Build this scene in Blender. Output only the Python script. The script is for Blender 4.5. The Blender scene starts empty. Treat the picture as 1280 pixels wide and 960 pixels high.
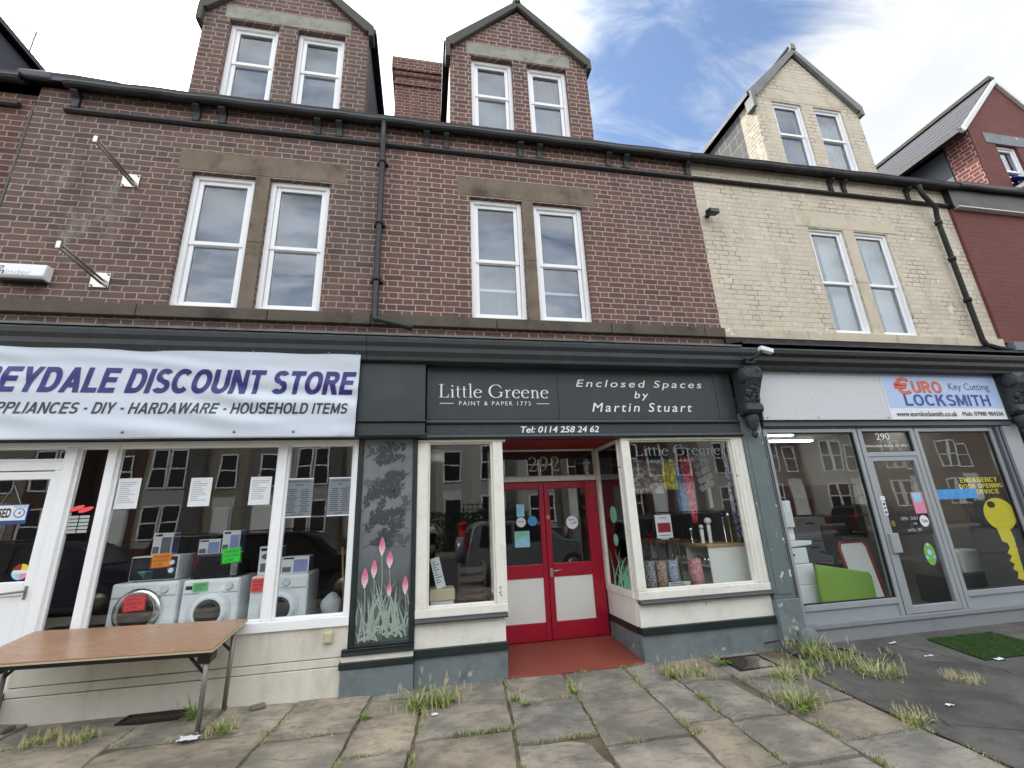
import bpy, bmesh, math, random
from mathutils import Vector, Matrix, noise as mnoise
R = random.Random(7)
rad = math.radians
sc = bpy.context.scene
COL = sc.collection
# ------------------------------------------------------------------ camera, sky, sun, exposure
cd = bpy.data.cameras.new('camera'); cam = bpy.data.objects.new('camera', cd); COL.objects.link(cam)
cd.sensor_width = 36; cd.lens = 36*559.9/1280; cd.clip_start = .05; cd.clip_end = 2000
_r = Vector((0.98223773, -0.18265359, -0.04297326)); _d = Vector((0.01296148, 0.29451761, -0.95555815)); _f = Vector((0.18719251, 0.93802828, 0.29165377))
cam.matrix_world = Matrix(((_r.x, -_d.x, -_f.x, 0), (_r.y, -_d.y, -_f.y, -5.067), (_r.z, -_d.z, -_f.z, 1.5), (0, 0, 0, 1)))
sc.camera = cam
SUNDIR = Vector((-.444, .519, .731)).normalized()
EL = math.asin(SUNDIR.z); AZ = math.atan2(SUNDIR.x, SUNDIR.y)
ld = bpy.data.lights.new('sun', 'SUN'); ld.energy = 2.4; ld.angle = rad(.6); ld.color = (1, .95, .87)
sun = bpy.data.objects.new('sun', ld); COL.objects.link(sun)
sun.rotation_euler = SUNDIR.to_track_quat('Z', 'Y').to_euler(); sun.location = (-20, 25, 35)
sc.view_settings.view_transform = 'Standard'; sc.view_settings.look = 'None'; sc.view_settings.gamma = 1
sc.view_settings.use_curve_mapping = False
sc.view_settings.exposure = 1.0
sc.cycles.max_bounces = 10; sc.cycles.transparent_max_bounces = 24; sc.cycles.glossy_bounces = 4; sc.cycles.diffuse_bounces = 5
sc.cycles.use_denoising = True; sc.cycles.sample_clamp_indirect = 6
sc.cycles.caustics_reflective = False; sc.cycles.caustics_refractive = False


class G:
    """tiny node-tree helper"""
    def __init__(s, tree): s.t = tree; s.t.nodes.clear()
    def n(s, typ, ins=None, **props):
        nd = s.t.nodes.new('ShaderNode' + typ)
        for k, v in props.items(): setattr(nd, k, v)
        for k, v in (ins or {}).items(): s.set(nd.inputs[k], v)
        return nd
    def set(s, sock, v):
        if isinstance(v, bpy.types.NodeSocket): s.t.links.new(v, sock)
        elif isinstance(v, bpy.types.Node): s.t.links.new(v.outputs[0], sock)
        else:
            if sock.type == 'RGBA' and len(v) == 3: v = (*v, 1)
            sock.default_value = v
    def m(s, op, a, b=None, c=None, clamp=False):
        nd = s.n('Math', operation=op, use_clamp=clamp)
        for i, v in enumerate((a, b, c)):
            if v is not None: s.set(nd.inputs[i], v)
        return nd.outputs[0]
    def mix(s, f, a, b, mode='MIX'):
        nd = s.n('Mix', data_type='RGBA', blend_type=mode)
        s.set(nd.inputs[0], f); s.set(nd.inputs[6], a); s.set(nd.inputs[7], b)
        return nd.outputs[2]
    def noise(s, vec, scale, detail=4, rough=.55, dist=0):
        return s.n('TexNoise', {'Vector': vec, 'Scale': scale, 'Detail': detail, 'Roughness': rough, 'Distortion': dist}).outputs[0]
    def ramp(s, v, a, b):
        nd = s.n('MapRange', {0: v, 1: a, 2: b, 3: 0., 4: 1.}, interpolation_type='SMOOTHSTEP')
        return nd.outputs[0]
    def pos(s): return s.n('NewGeometry').outputs['Position']
    def scl(s, v, xyz): return s.n('VectorMath', {0: v, 1: xyz}, operation='MULTIPLY').outputs[0]
    def bump(s, h, dist, strength=1.):
        return s.n('Bump', {'Height': h, 'Distance': dist, 'Strength': strength}).outputs[0]


# sky ------------------------------------------------------------------
w = bpy.data.worlds.new('World'); sc.world = w; w.use_nodes = True
g = G(w.node_tree)
sky = g.n('TexSky', sky_type='NISHITA', sun_disc=False, sun_elevation=EL, sun_rotation=AZ, air_density=1.0, dust_density=.6, ozone_density=1.6)
d = g.n('TexCoord').outputs['Generated']
sep = g.n('SeparateXYZ', {0: d})
zz = g.m('ADD', g.m('MAXIMUM', sep.outputs[2], 0.), .22)
cv = g.n('CombineXYZ', {0: g.m('DIVIDE', sep.outputs[0], zz), 1: g.m('DIVIDE', sep.outputs[1], zz), 2: 0.}).outputs[0]
c1 = g.noise(cv, 1.5, 9, .6, .5)
c2 = g.noise(g.scl(cv, (1.4, 3.2, 1)), 2.6, 7, .6, .8)
cl = g.m('ADD', g.m('MULTIPLY', c1, .62), g.m('MULTIPLY', c2, .53))
def toward(v, p, k):
    v = Vector(v).normalized()
    dt = g.n('VectorMath', {0: d, 1: tuple(v)}, operation='DOT_PRODUCT').outputs[1]
    return g.m('MULTIPLY', g.m('POWER', g.m('MAXIMUM', dt, 0.), p), k)
# the clear gaps between the clouds
gap = g.m('ADD', toward((.33, .605, .725), 60, .19), toward((.52, .44, .73), 70, .17))
gap = g.m('ADD', gap, toward((.42, .53, .735), 90, .08))
cl = g.m('SUBTRACT', cl, gap)
cl = g.m('ADD', cl, toward(SUNDIR, 8, .22))
cl = g.m('ADD', cl, toward((.72, .36, .59), 40, .12))
north = g.ramp(g.m('MULTIPLY', sep.outputs[1], -1.), -.12, .55)      # unseen clouds behind the camera, brightened to light the shaded shop fronts
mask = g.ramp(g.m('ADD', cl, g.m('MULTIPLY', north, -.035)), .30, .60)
glow = g.m('ADD', toward(SUNDIR, 5, .9), toward(SUNDIR, 40, 4.0))
shade = g.m('MULTIPLY_ADD', g.ramp(g.noise(cv, 3.1, 7, .6), .25, .75), .16, .84)
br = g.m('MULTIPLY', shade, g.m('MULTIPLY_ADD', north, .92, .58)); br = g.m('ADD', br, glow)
cloudcol = g.n('VectorMath', {0: (.985, 1., 1.01), 'Scale': br}, operation='SCALE').outputs[0]
skyc = g.n('VectorMath', {0: sky.outputs[0], 'Scale': .115}, operation='SCALE').outputs[0]
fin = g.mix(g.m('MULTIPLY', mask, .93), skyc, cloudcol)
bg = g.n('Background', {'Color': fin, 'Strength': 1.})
g.t.links.new(bg.outputs[0], g.n('OutputWorld').inputs[0])

# ------------------------------------------------------------------ materials
MATS = {}
def newmat(name):
    m = bpy.data.materials.new(name); m.use_nodes = True; MATS[name] = m
    return m, G(m.node_tree)
def out(g, sh): g.t.links.new(sh.outputs[0], g.n('OutputMaterial').inputs[0])
def srgb(r, gg, b):
    f = lambda c: (c/255/12.92) if c <= 10 else ((c/255+.055)/1.055)**2.4
    return (f(r), f(gg), f(b))
def dim(c, k): return tuple(min(1, x*k) for x in c)

def paint(name, col, rough=.5, var=.12, scale=5., bump=.0015, spec=.5, grime=None, gamt=.5, gscale=3., chips=None, chipt=.70, metal=0., streak=False):
    m, g = newmat(name); p = g.pos()
    n1 = g.noise(p, scale, 5, .6); n2 = g.noise(p, scale*9, 3, .6)
    k = g.m('ADD', g.m('MULTIPLY', g.m('SUBTRACT', n1, .5), 2*var*1.6), g.m('MULTIPLY_ADD', g.m('SUBTRACT', n2, .5), var, 1.))
    c = g.n('VectorMath', {0: col, 'Scale': k}, operation='SCALE').outputs[0]
    if grime:
        gv = g.scl(p, (1, 1, .3)) if streak else p
        gm = g.m('MULTIPLY', g.ramp(g.noise(gv, gscale, 7, .68), .46, .74), gamt)
        c = g.mix(gm, c, grime)
    if chips:
        cm = g.ramp(g.noise(p, 7., 6, .65), chipt, chipt+.02)
        c = g.mix(cm, c, chips)
    b = g.n('BsdfPrincipled', {'Base Color': c, 'Roughness': g.m('MULTIPLY_ADD', n1, .25, rough-.12), 'Metallic': metal, 'Specular IOR Level': spec, 'Normal': g.bump(g.noise(p, 40, 4, .6), bump)})
    out(g, b); return m

def brick(name, cols, mortar, mode='brick', paintcol=None, soot=.5, lime=None, course=.08, per=.345, joint=.0066):
    m, g = newmat(name); p = g.pos()
    wob = g.n('TexNoise', {'Vector': p, 'Scale': 9., 'Detail': 3.}).outputs[1]
    wp = g.n('VectorMath', {0: g.n('VectorMath', {0: wob, 1: (-.5, -.5, -.5)}, operation='ADD').outputs[0], 1: (.022, .022, .016)}, operation='MULTIPLY').outputs[0]
    s = g.n('SeparateXYZ', {0: g.n('VectorMath', {0: p, 1: wp}, operation='ADD').outputs[0]})
    u0 = g.m('ADD', s.outputs[0], s.outputs[1]); v = g.m('DIVIDE', g.m('ADD', s.outputs[2], .012), course)
    row = g.m('FLOOR', v); fv = g.m('FRACT', v)
    jit = g.n('TexWhiteNoise', {'W': row}, noise_dimensions='1D').outputs[0]
    u = g.m('ADD', g.m('DIVIDE', u0, per), g.m('ADD', g.m('MULTIPLY', g.m('MODULO', g.m('ABSOLUTE', row), 2.), .5), g.m('MULTIPLY', jit, .09)))
    fu = g.m('FRACT', u); hd = g.m('GREATER_THAN', fu, .66)
    dx = g.m('MULTIPLY', g.m('MINIMUM', g.m('MINIMUM', fu, g.m('SUBTRACT', 1., fu)), g.m('ABSOLUTE', g.m('SUBTRACT', fu, .66))), per)
    dz = g.m('MULTIPLY', g.m('MINIMUM', fv, g.m('SUBTRACT', 1., fv)), course)
    dist = g.m('MINIMUM', dx, dz)
    inb = g.ramp(dist, joint*.75, joint*1.35)
    bid = g.m('ADD', g.m('MULTIPLY', g.m('FLOOR', u), 2.), hd)
    wn = g.n('TexWhiteNoise', {'Vector': g.n('CombineXYZ', {0: bid, 1: row, 2: 3.}).outputs[0]}, noise_dimensions='3D')
    rnd = wn.outputs[0]
    fine = g.noise(p, 60., 4, .7); med = g.noise(p, 1.1, 6, .62); med2 = g.noise(g.scl(p, (1.3, 1, .28)), 2.4, 7, .68)
    if mode == 'brick':
        cr = g.n('ValToRGB', {0: rnd}); el = cr.color_ramp.elements
        el[0].position = 0; el[0].color = (*cols[0], 1); el[1].position = 1; el[1].color = (*cols[-1], 1)
        for i, c in enumerate(cols[1:-1]):
            e = el.new((i+1)/(len(cols)-1)); e.color = (*c, 1)
        c = g.mix(g.m('MULTIPLY', fine, .5), cr.outputs[0], dim(cols[0], .6), 'MIX')
        big = g.noise(p, .55, 4, .6); c = g.mix(g.m('MULTIPLY', g.ramp(big, .5, .68), .4), c, srgb(128, 90, 82)); c = g.mix(g.m('MULTIPLY', g.ramp(big, .48, .32), .4), c, srgb(86, 76, 78))
        mc = g.mix(g.m('MULTIPLY', g.ramp(fine, .3, .8), .4), mortar, dim(mortar, .55))
        c = g.mix(inb, mc, c)
        c = g.mix(g.m('MULTIPLY', g.ramp(med2, .45, .78), soot), c, dim(cols[0], .30))
        if lime is not None:
            x0, x1, z0, z1, a = lime
            sx = g.n('SeparateXYZ', {0: p})
            mk = g.m('MULTIPLY', g.m('MULTIPLY', g.ramp(sx.outputs[0], x0, x0+.5), g.m('SUBTRACT', 1., g.ramp(sx.outputs[0], x1-.6, x1))), g.m('MULTIPLY', g.ramp(sx.outputs[2], z0, z0+.7), g.m('SUBTRACT', 1., g.ramp(sx.outputs[2], z1-.6, z1))))
            lm = g.m('MULTIPLY', g.m('MULTIPLY', g.ramp(g.noise(g.scl(p, (1.2, 1, .8)), 2.4, 8, .72), .50, .72), mk), a)
            c = g.mix(lm, c, (.42, .39, .38))
        hgt = g.m('ADD', g.m('MULTIPLY', inb, .8), g.m('MULTIPLY', fine, .25)); bd = .006
    else:
        pc = g.n('VectorMath', {0: paintcol, 'Scale': g.m('MULTIPLY_ADD', g.m('SUBTRACT', rnd, .5), .10, g.m('MULTIPLY_ADD', med, .40, .80))}, operation='SCALE').outputs[0]
        jc = dim(paintcol, .74 if mode == 'cream' else .7)
        jn = g.m('MULTIPLY', g.m('SUBTRACT', 1., inb), g.m('MULTIPLY_ADD', g.ramp(g.noise(p, 3., 4, .6), .42, .66), .75, .12))
        c = g.mix(jn, pc, jc)
        if mode == 'cream':
            c = g.mix(g.m('MULTIPLY', g.ramp(med2, .50, .76), soot), c, dim(paintcol, .60))
            # cracked, blown brick faces and flaked paint
            crk = g.m('MULTIPLY', g.m('SUBTRACT', 1., inb), g.ramp(g.noise(p, 1.6, 6, .7), .48, .58))
            c = g.mix(g.m('MULTIPLY', crk, .7), c, dim(paintcol, .26)); blw = g.m('MULTIPLY', g.ramp(g.noise(p, 2.4, 6, .72), .64, .70), g.ramp(rnd, .4, .5)); c = g.mix(g.m('MULTIPLY', blw, .45), c, dim(paintcol, .5))
            fl = g.m('MULTIPLY', g.ramp(g.noise(p, 4.6, 6, .6), .635, .645), g.ramp(g.noise(p, .7, 2, .5), .42, .5))
            c = g.mix(fl, c, (.72, .70, .66))
        hgt = g.m('ADD', g.m('MULTIPLY', inb, .7), g.m('MULTIPLY', fine, .3)); bd = .005
    b = g.n('BsdfPrincipled', {'Base Color': c, 'Roughness': .86, 'Specular IOR Level': .25, 'Normal': g.bump(hgt, bd)})
    out(g, b); return m

BRK = [srgb(100, 78, 74), srgb(116, 90, 84), srgb(126, 96, 88), srgb(108, 86, 82), srgb(136, 102, 92)]
M_brick = brick('brick_red_brown', BRK, srgb(182, 167, 157), soot=.40)
M_brickA = brick('brick_sooted', [c for c in (srgb(94, 80, 76), srgb(114, 94, 88), srgb(124, 100, 92), srgb(104, 88, 84))], srgb(168, 155, 146), soot=.40, lime=(-4.6, -3.1, 3.9, 6.6, .5))
M_brickE = brick('brick_brown_far', [srgb(90, 62, 56), srgb(112, 78, 70), srgb(120, 84, 74)], srgb(160, 146, 138), soot=.5)
M_cream = brick('brick_painted_cream', None, None, 'cream', srgb(206, 196, 178), soot=.68)
M_redp = brick('brick_painted_red', None, None, 'red', srgb(116, 74, 70), soot=.2)
M_redb = brick('brick_red_white_joints', [srgb(136, 82, 74), srgb(148, 90, 80), srgb(128, 76, 70)], srgb(205, 180, 172), soot=.2)
M_hung = brick('slate_hung_cheek', [srgb(112, 112, 112), srgb(128, 127, 125), srgb(100, 101, 103)], srgb(168, 164, 156), soot=.25, course=.26, per=.52, joint=.008)
M_stone = paint('sandstone_sooted', srgb(122, 110, 97), .85, .25, 3., .003, .25, grime=srgb(62, 57, 51), gamt=.8, gscale=2.2)
M_stone2 = paint('sandstone_greened', srgb(152, 152, 142), .85, .22, 5., .003, .25, grime=srgb(92, 98, 76), gamt=.7, gscale=6.)
M_sill = paint('sandstone_black_sill', srgb(98, 91, 82), .85, .25, 3., .003, .25, grime=srgb(44, 42, 40), gamt=.8, gscale=1.6)
M_creamst = paint('stone_painted_cream', srgb(202, 192, 172), .75, .10, 4., .002, .3, grime=srgb(150, 136, 112), gamt=.6, gscale=3.5, chips=srgb(228, 224, 216), chipt=.63)
M_upvc = paint('white_upvc', srgb(244, 246, 248), .35, .03, 3., .0004, .5)
M_seal = paint('black_rubber_seal', srgb(30, 30, 32), .6, .1)
M_iron = paint('cast_iron_black', srgb(30, 33, 36), .45, .3, 4., .0025, .5, grime=srgb(66, 66, 62), gamt=.45, gscale=7.)
M_ironold = paint('cast_iron_peeling', srgb(32, 33, 34), .7, .35, 6., .004, .4, grime=srgb(80, 76, 68), gamt=.5, gscale=8., chips=srgb(150, 142, 128), chipt=.72)
M_navy = paint('shopfront_dark_paint', srgb(46, 55, 60), .42, .14, 2.5, .001, .5, grime=srgb(82, 88, 88), gamt=.22, gscale=4.)
M_navy2 = paint('cornice_dark_paint', srgb(58, 64, 68), .5, .16, 3., .0015, .5, grime=srgb(92, 96, 96), gamt=.3, gscale=5.)
M_green = paint('band_dark_green', srgb(30, 41, 41), .35, .12, 3., .0008, .5, grime=srgb(70, 78, 76), gamt=.2)
M_lead = paint('weathered_lead', srgb(104, 102, 98), .8, .25, 6., .004, .3, grime=srgb(58, 60, 56), gamt=.7, gscale=5.)
M_white = paint('shopfront_cream_paint', srgb(232, 231, 223), .5, .06, 4., .0015, .4, grime=srgb(170, 164, 148), gamt=.28, gscale=5., chips=srgb(150, 145, 135), chipt=.665)
M_cwall = paint('riser_cream_render', srgb(220, 216, 204), .75, .08, 2.5, .003, .3, grime=srgb(150, 142, 126), gamt=.5, gscale=2.6, streak=True)
M_plinth = paint('plinth_grey_blue', srgb(116, 126, 129), .6, .14, 3., .003, .35, grime=srgb(78, 86, 90), gamt=.6, gscale=4., chips=srgb(178, 174, 166), chipt=.635)
M_pilas = paint('pilaster_grey_green', srgb(104, 117, 118), .45, .14, 3., .0015, .45, grime=srgb(70, 82, 86), gamt=.5, gscale=3., chips=srgb(205, 208, 206), chipt=.64)
M_corbel = paint('corbel_carved_grey', srgb(58, 62, 64), .6, .3, 8., .004, .4, grime=srgb(26, 28, 30), gamt=.7, gscale=9.)
M_red = paint('door_crimson_gloss', srgb(164, 20, 48), .22, .05, 2., .0006, .5)
M_redceil = paint('soffit_red', srgb(150, 24, 36), .5, .06)
M_step = paint('step_red_oxide', srgb(134, 66, 54), .6, .14, 3., .003, .4, grime=srgb(96, 58, 52), gamt=.5, gscale=2.4)
M_conc = paint('concrete_edge', srgb(122, 118, 110), .9, .2, 8., .004, .2)
M_alu = paint('grey_aluminium', srgb(160, 166, 170), .4, .06, 3., .0006, .5, metal=.15)
M_alud = paint('dark_aluminium', srgb(88, 94, 102), .45, .08, 3., .0008, .5)
M_locbase = paint('locksmith_base_grey', srgb(136, 141, 145), .6, .12, 3., .002, .4, grime=srgb(96, 100, 106), gamt=.5)
M_black = paint('black_plastic', srgb(24, 25, 28), .45, .1)
M_blackgloss = paint('black_gloss', srgb(14, 14, 16), .12, .05)
M_steel = paint('stainless_steel', srgb(196, 192, 184), .28, .06, 6., .0006, .5, metal=.9)
M_galv = paint('dull_steel', srgb(140, 136, 130), .42, .1, 6., .0008, .5, metal=.6)
M_bannerw = paint('banner_vinyl_white', srgb(206, 216, 228), .42, .03, 2., .0006, .45)
M_purple = paint('lettering_purple', srgb(48, 44, 118), .4, .06)
M_ink = paint('lettering_dark_grey', srgb(58, 58, 72), .45, .05)
M_txtw = paint('lettering_white', srgb(236, 238, 238), .5, .03)
M_txtgold = paint('lettering_pale_gold', srgb(196, 190, 168), .4, .05)
M_txtetch = paint('lettering_etched_grey', srgb(176, 184, 184), .6, .05)
M_txtetch2 = paint('lettering_faded_grey', srgb(124, 128, 130), .6, .05)
M_signw = paint('sign_white_speckled', srgb(206, 210, 214), .4, .05, 30., .0006, .5, grime=srgb(170, 174, 178), gamt=.5, gscale=30.)
M_signblue = paint('sign_pale_blue', srgb(178, 200, 236), .3, .06, 1.5, .0004, .5)
M_signwhite = paint('sign_gloss_white', srgb(230, 234, 240), .3, .03)
M_orange = paint('lettering_orange', srgb(222, 96, 62), .4, .05)
M_blueltr = paint('lettering_royal_blue', srgb(36, 70, 150), .4, .05)
M_yellow = paint('poster_yellow', srgb(226, 212, 44), .5, .05)
M_paper = paint('white_paper', srgb(226, 230, 234), .7, .03)
M_paperg = paint('grey_print_paper', srgb(122, 130, 138), .6, .05)
M_inkl = paint('printed_ink', srgb(66, 68, 74), .7, .05)
M_inkp = paint('faint_printed_ink', srgb(168, 172, 178), .7, .05)
M_appl = paint('appliance_white', srgb(240, 244, 248), .3, .02, 3., .0003, .5)
M_applg = paint('appliance_panel_grey', srgb(218, 226, 234), .35, .02)
M_chrome = paint('chrome_trim', srgb(224, 226, 230), .12, .03, 3., .0002, .5, metal=1.)
M_dglass = paint('dark_door_glass', srgb(40, 40, 44), .08, .08)
M_greysteel = paint('casing_grey', srgb(128, 134, 140), .4, .06)
M_stO = paint('sticker_orange', srgb(255, 150, 30), .6, .03); M_stG = paint('sticker_green', srgb(60, 235, 70), .6, .03)
M_stG2 = paint('sticker_mint', srgb(110, 200, 130), .6, .03); M_stR = paint('sticker_red', srgb(255, 88, 92), .6, .03)
M_carton = paint('carton_white', srgb(226, 228, 234), .6, .04); M_cartonside = paint('carton_blue_side', srgb(66, 84, 136), .6, .08)
M_cartonpic = paint('carton_picture_lilac', srgb(146, 152, 204), .5, .2, 18.); M_cartonpic2 = paint('carton_picture_grey', srgb(104, 104, 112), .5, .25, 25.)
M_blue = paint('bright_blue_print', srgb(70, 150, 215), .5, .3, 12.); M_navyblue = paint('navy_print', srgb(44, 66, 130), .5, .1)
M_cyan = paint('pale_blue_print', srgb(150, 205, 232), .5, .2, 14.); M_pink = paint('pink_print', srgb(222, 140, 170), .5, .2, 10.)
M_lime = paint('lime_fabric', srgb(132, 170, 72), .8, .08, 6., .002, .2); M_decal = paint('green_decal', srgb(120, 176, 84), .5, .15, 20.)
M_mint = paint('mint_decal', srgb(128, 200, 164), .5, .2, 8.)
M_redfr = paint('red_frame', srgb(150, 36, 40), .4, .05); M_gold = paint('brass', srgb(176, 148, 84), .3, .08, 5., .0005, .5, metal=.8)
M_beige = paint('beige_plastic', srgb(196, 188, 158), .5, .05); M_wht2 = paint('dull_white_board', srgb(228, 230, 226), .55, .03)
M_dark = paint('interior_dark', srgb(84, 80, 76), .8, .15, 1.2); M_mid = paint('interior_wall', srgb(128, 122, 112), .85, .08, 1.); M_brownint = paint('interior_brown', srgb(82, 64, 52), .7, .2, 3.)
M_floor = paint('interior_floor', srgb(72, 66, 60), .55, .12, 2.)
M_purplefab = paint('plum_fabric', srgb(92, 56, 84), .85, .12, 6.)
M_curtain = paint('grey_blue_curtain', srgb(102, 115, 134), .9, .05, 1.5)
M_wood = paint('counter_wood', srgb(176, 144, 104), .5, .12, 9., .001)
M_royal = paint('royal_blue_cloth', srgb(32, 40, 128), .8, .1)
M_slate = paint('roof_slate', srgb(78, 80, 86), .6, .2, 3., .004, .4); M_board = paint('grey_cladding_board', srgb(92, 98, 104), .55, .08, 2.)
M_barge = paint('barge_stone_dark', srgb(84, 84, 78), .75, .25, 5., .003, .3, grime=srgb(58, 60, 52), gamt=.6, gscale=5.)
M_bargec = paint('barge_grey_paint', srgb(122, 126, 122), .6, .15, 5., .002, .3, grime=srgb(84, 88, 84), gamt=.5)
M_bargew = paint('barge_white', srgb(212, 214, 214), .5, .05)

def wood_mat():
    m, g = newmat('table_laminate'); p = g.pos()
    gr = g.noise(g.scl(p, (1.5, 22, 22)), 3., 6, .6, 1.2); bl = g.noise(p, 2., 4, .6)
    c = g.mix(g.ramp(gr, .3, .7), srgb(152, 118, 92), srgb(176, 140, 112)); c = g.mix(g.m('MULTIPLY', g.ramp(bl, .5, .75), .35), c, srgb(128, 88, 66))
    out(g, g.n('BsdfPrincipled', {'Base Color': c, 'Roughness': g.m('MULTIPLY_ADD', bl, .2, .18), 'Specular IOR Level': .5, 'Normal': g.bump(gr, .0004)})); return m
M_table = wood_mat()

def glass_mat(name, f0=.05, tint=(.97, .985, .98)):
    m, g = newmat(name); geo = g.n('NewGeometry')
    dt = g.m('ABSOLUTE', g.n('VectorMath', {0: geo.outputs['Normal'], 1: geo.outputs['Incoming']}, operation='DOT_PRODUCT').outputs[1])
    fr = g.m('MULTIPLY_ADD', g.m('POWER', g.m('SUBTRACT', 1., dt), 5.), 1-f0, f0, clamp=True)
    nz = g.noise(g.scl(geo.outputs['Position'], (1, 1, .6)), 1.3, 2, .5)
    gl = g.n('BsdfGlossy', {'Color': (1, 1, 1), 'Roughness': 0., 'Normal': g.bump(nz, .004, .5)}); tr = g.n('BsdfTransparent', {'Color': tint})
    mx = g.n('MixShader', {0: fr, 1: tr, 2: gl}); out(g, mx); return m
M_glass = glass_mat('shop_glass', .047)
M_glassu = glass_mat('double_glazing', .08, (.84, .89, .93))

def speckle(name, a, b, scale=105):
    m, g = newmat(name); p = g.pos()
    c = g.mix(g.ramp(g.noise(p, scale, 2, .5), .48, .54), a, b)
    out(g, g.n('BsdfPrincipled', {'Base Color': c, 'Roughness': .6})); return m
ROLLS = [speckle('wallpaper_charcoal', srgb(44, 46, 54), srgb(170, 172, 178)), speckle('wallpaper_tan', srgb(90, 70, 60), srgb(190, 165, 140)), speckle('wallpaper_blue', srgb(54, 76, 110), srgb(180, 188, 200)), speckle('wallpaper_rose', srgb(130, 34, 52), srgb(214, 170, 170))]
M_floral = speckle('floral_fabric', srgb(48, 52, 84), srgb(138, 138, 158), 22)

def flag_mat():
    m, g = newmat('flagstone'); p = g.pos(); at = g.n('Attribute', attribute_name='Tone'); tone = at.outputs['Color']
    n1 = g.noise(p, 2.3, 7, .65); n2 = g.noise(p, 14., 6, .7); n3 = g.noise(g.scl(p, (1, 2.2, 1)), 5., 6, .7, 1.)
    c = g.mix(g.ramp(n1, .36, .64), srgb(176, 166, 150), srgb(128, 124, 115)); c = g.mix(1., c, tone, 'MULTIPLY'); n4 = g.noise(p, .9, 5, .6); c = g.mix(g.m('MULTIPLY', g.ramp(n4, .45, .65), .3), c, srgb(112, 111, 108))
    c = g.mix(g.m('MULTIPLY', g.ramp(n3, .48, .66), .5), c, srgb(92, 88, 82)); c = g.mix(g.m('MULTIPLY', g.ramp(n2, .58, .8), .35), c, srgb(164, 154, 136))
    sp = g.ramp(g.noise(p, 22., 3, .5), .72, .76); c = g.mix(g.m('MULTIPLY', sp, .5), c, srgb(52, 50, 48))
    h = g.m('ADD', g.m('MULTIPLY', n3, .6), g.m('MULTIPLY', n2, .5))
    out(g, g.n('BsdfPrincipled', {'Base Color': c, 'Roughness': .82, 'Specular IOR Level': .3, 'Normal': g.bump(h, .022)})); return m
M_flag = flag_mat()
def asph(name, a, b, patch=True):
    m, g = newmat(name); p = g.pos()
    n1 = g.noise(p, 120., 3, .7); n2 = g.noise(p, 2.2, 6, .65); n3 = g.noise(p, 420., 2, .6)
    c = g.mix(g.ramp(n1, .35, .7), a, b); c = g.mix(g.m('MULTIPLY', g.ramp(n2, .42, .62), .55), c, dim(a, .55)); n5 = g.noise(p, .8, 6, .7); c = g.mix(g.m('MULTIPLY', g.ramp(n5, .5, .62), .45), c, dim(b, 1.25)); c = g.mix(g.m('MULTIPLY', g.ramp(n3, .66, .72), .35), c, dim(b, 1.7))
    if patch:
        vo = g.n('TexVoronoi', {'Vector': g.n('VectorMath', {0: p, 1: g.n('VectorMath', {0: g.n('TexNoise', {'Vector': p, 'Scale': 3., 'Detail': 5.}).outputs[1], 1: (.35, .35, 0)}, operation='MULTIPLY').outputs[0]}, operation='ADD').outputs[0], 'Scale': .9}, feature='DISTANCE_TO_EDGE').outputs['Distance']
        ck_ = g.m('MULTIPLY', g.m('SUBTRACT', 1., g.ramp(vo, .004, .014)), g.ramp(g.noise(p, 1.3, 3, .5), .48, .56)); c = g.mix(g.m('MULTIPLY', ck_, .75), c, dim(a, .3))
    h = g.m('ADD', n1, g.m('MULTIPLY', n2, .5))
    out(g, g.n('BsdfPrincipled', {'Base Color': c, 'Roughness': .85, 'Specular IOR Level': .3, 'Normal': g.bump(h, .006)})); return m
M_asph = asph('asphalt', srgb(80, 79, 77), srgb(110, 109, 106))
M_soil = asph('joint_soil', srgb(92, 84, 68), srgb(136, 126, 104))
M_road = asph('road_asphalt', srgb(60, 61, 63), srgb(82, 83, 85))
def leafmat(name, a, b):
    m, g = newmat(name); n1 = g.noise(g.pos(), 30., 3, .6)
    c = g.mix(g.ramp(n1, .35, .65), a, b)
    df = g.n('BsdfPrincipled', {'Base Color': c, 'Roughness': .6, 'Specular IOR Level': .3}); tl = g.n('BsdfTranslucent', {'Color': c})
    out(g, g.n('MixShader', {0: .3, 1: df, 2: tl})); return m
M_weed = leafmat('weed_blade', srgb(134, 152, 78), srgb(180, 190, 116)); M_weedg = leafmat('weed_green', srgb(92, 128, 54), srgb(132, 160, 76)); M_weedd = leafmat('weed_dry', srgb(196, 188, 142), srgb(222, 214, 176))
M_hedge = leafmat('hedge_leaf', srgb(44, 62, 30), srgb(76, 98, 46)); M_turf = leafmat('mat_turf', srgb(58, 86, 46), srgb(86, 114, 64))
M_skin = paint('skin', srgb(206, 160, 136), .5, .05); M_hair = paint('hair_brown', srgb(70, 50, 38), .7, .2); M_navycl = paint('navy_cloth', srgb(36, 40, 62), .85, .1); M_whcl = paint('white_cloth', srgb(214, 214, 218), .85, .05); M_trs = paint('dark_trousers', srgb(40, 40, 48), .85, .1)
M_silver = paint('car_silver_paint', srgb(150, 156, 162), .25, .03, 2., .0001, .5, metal=.5); M_blackcar = paint('car_black_paint', srgb(22, 23, 26), .12, .03, 2., .0001, .5); M_casing = paint('car_dark_grey_paint', srgb(52, 55, 60), .2, .03, 2., .0001, .5); M_tyre = paint('tyre_rubber', srgb(34, 34, 35), .8, .1)
M_lightred = paint('tail_lamp_red', srgb(170, 20, 22), .2, .05)
M_pbox = paint('pillar_box_red', srgb(170, 26, 30), .3, .04)
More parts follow.
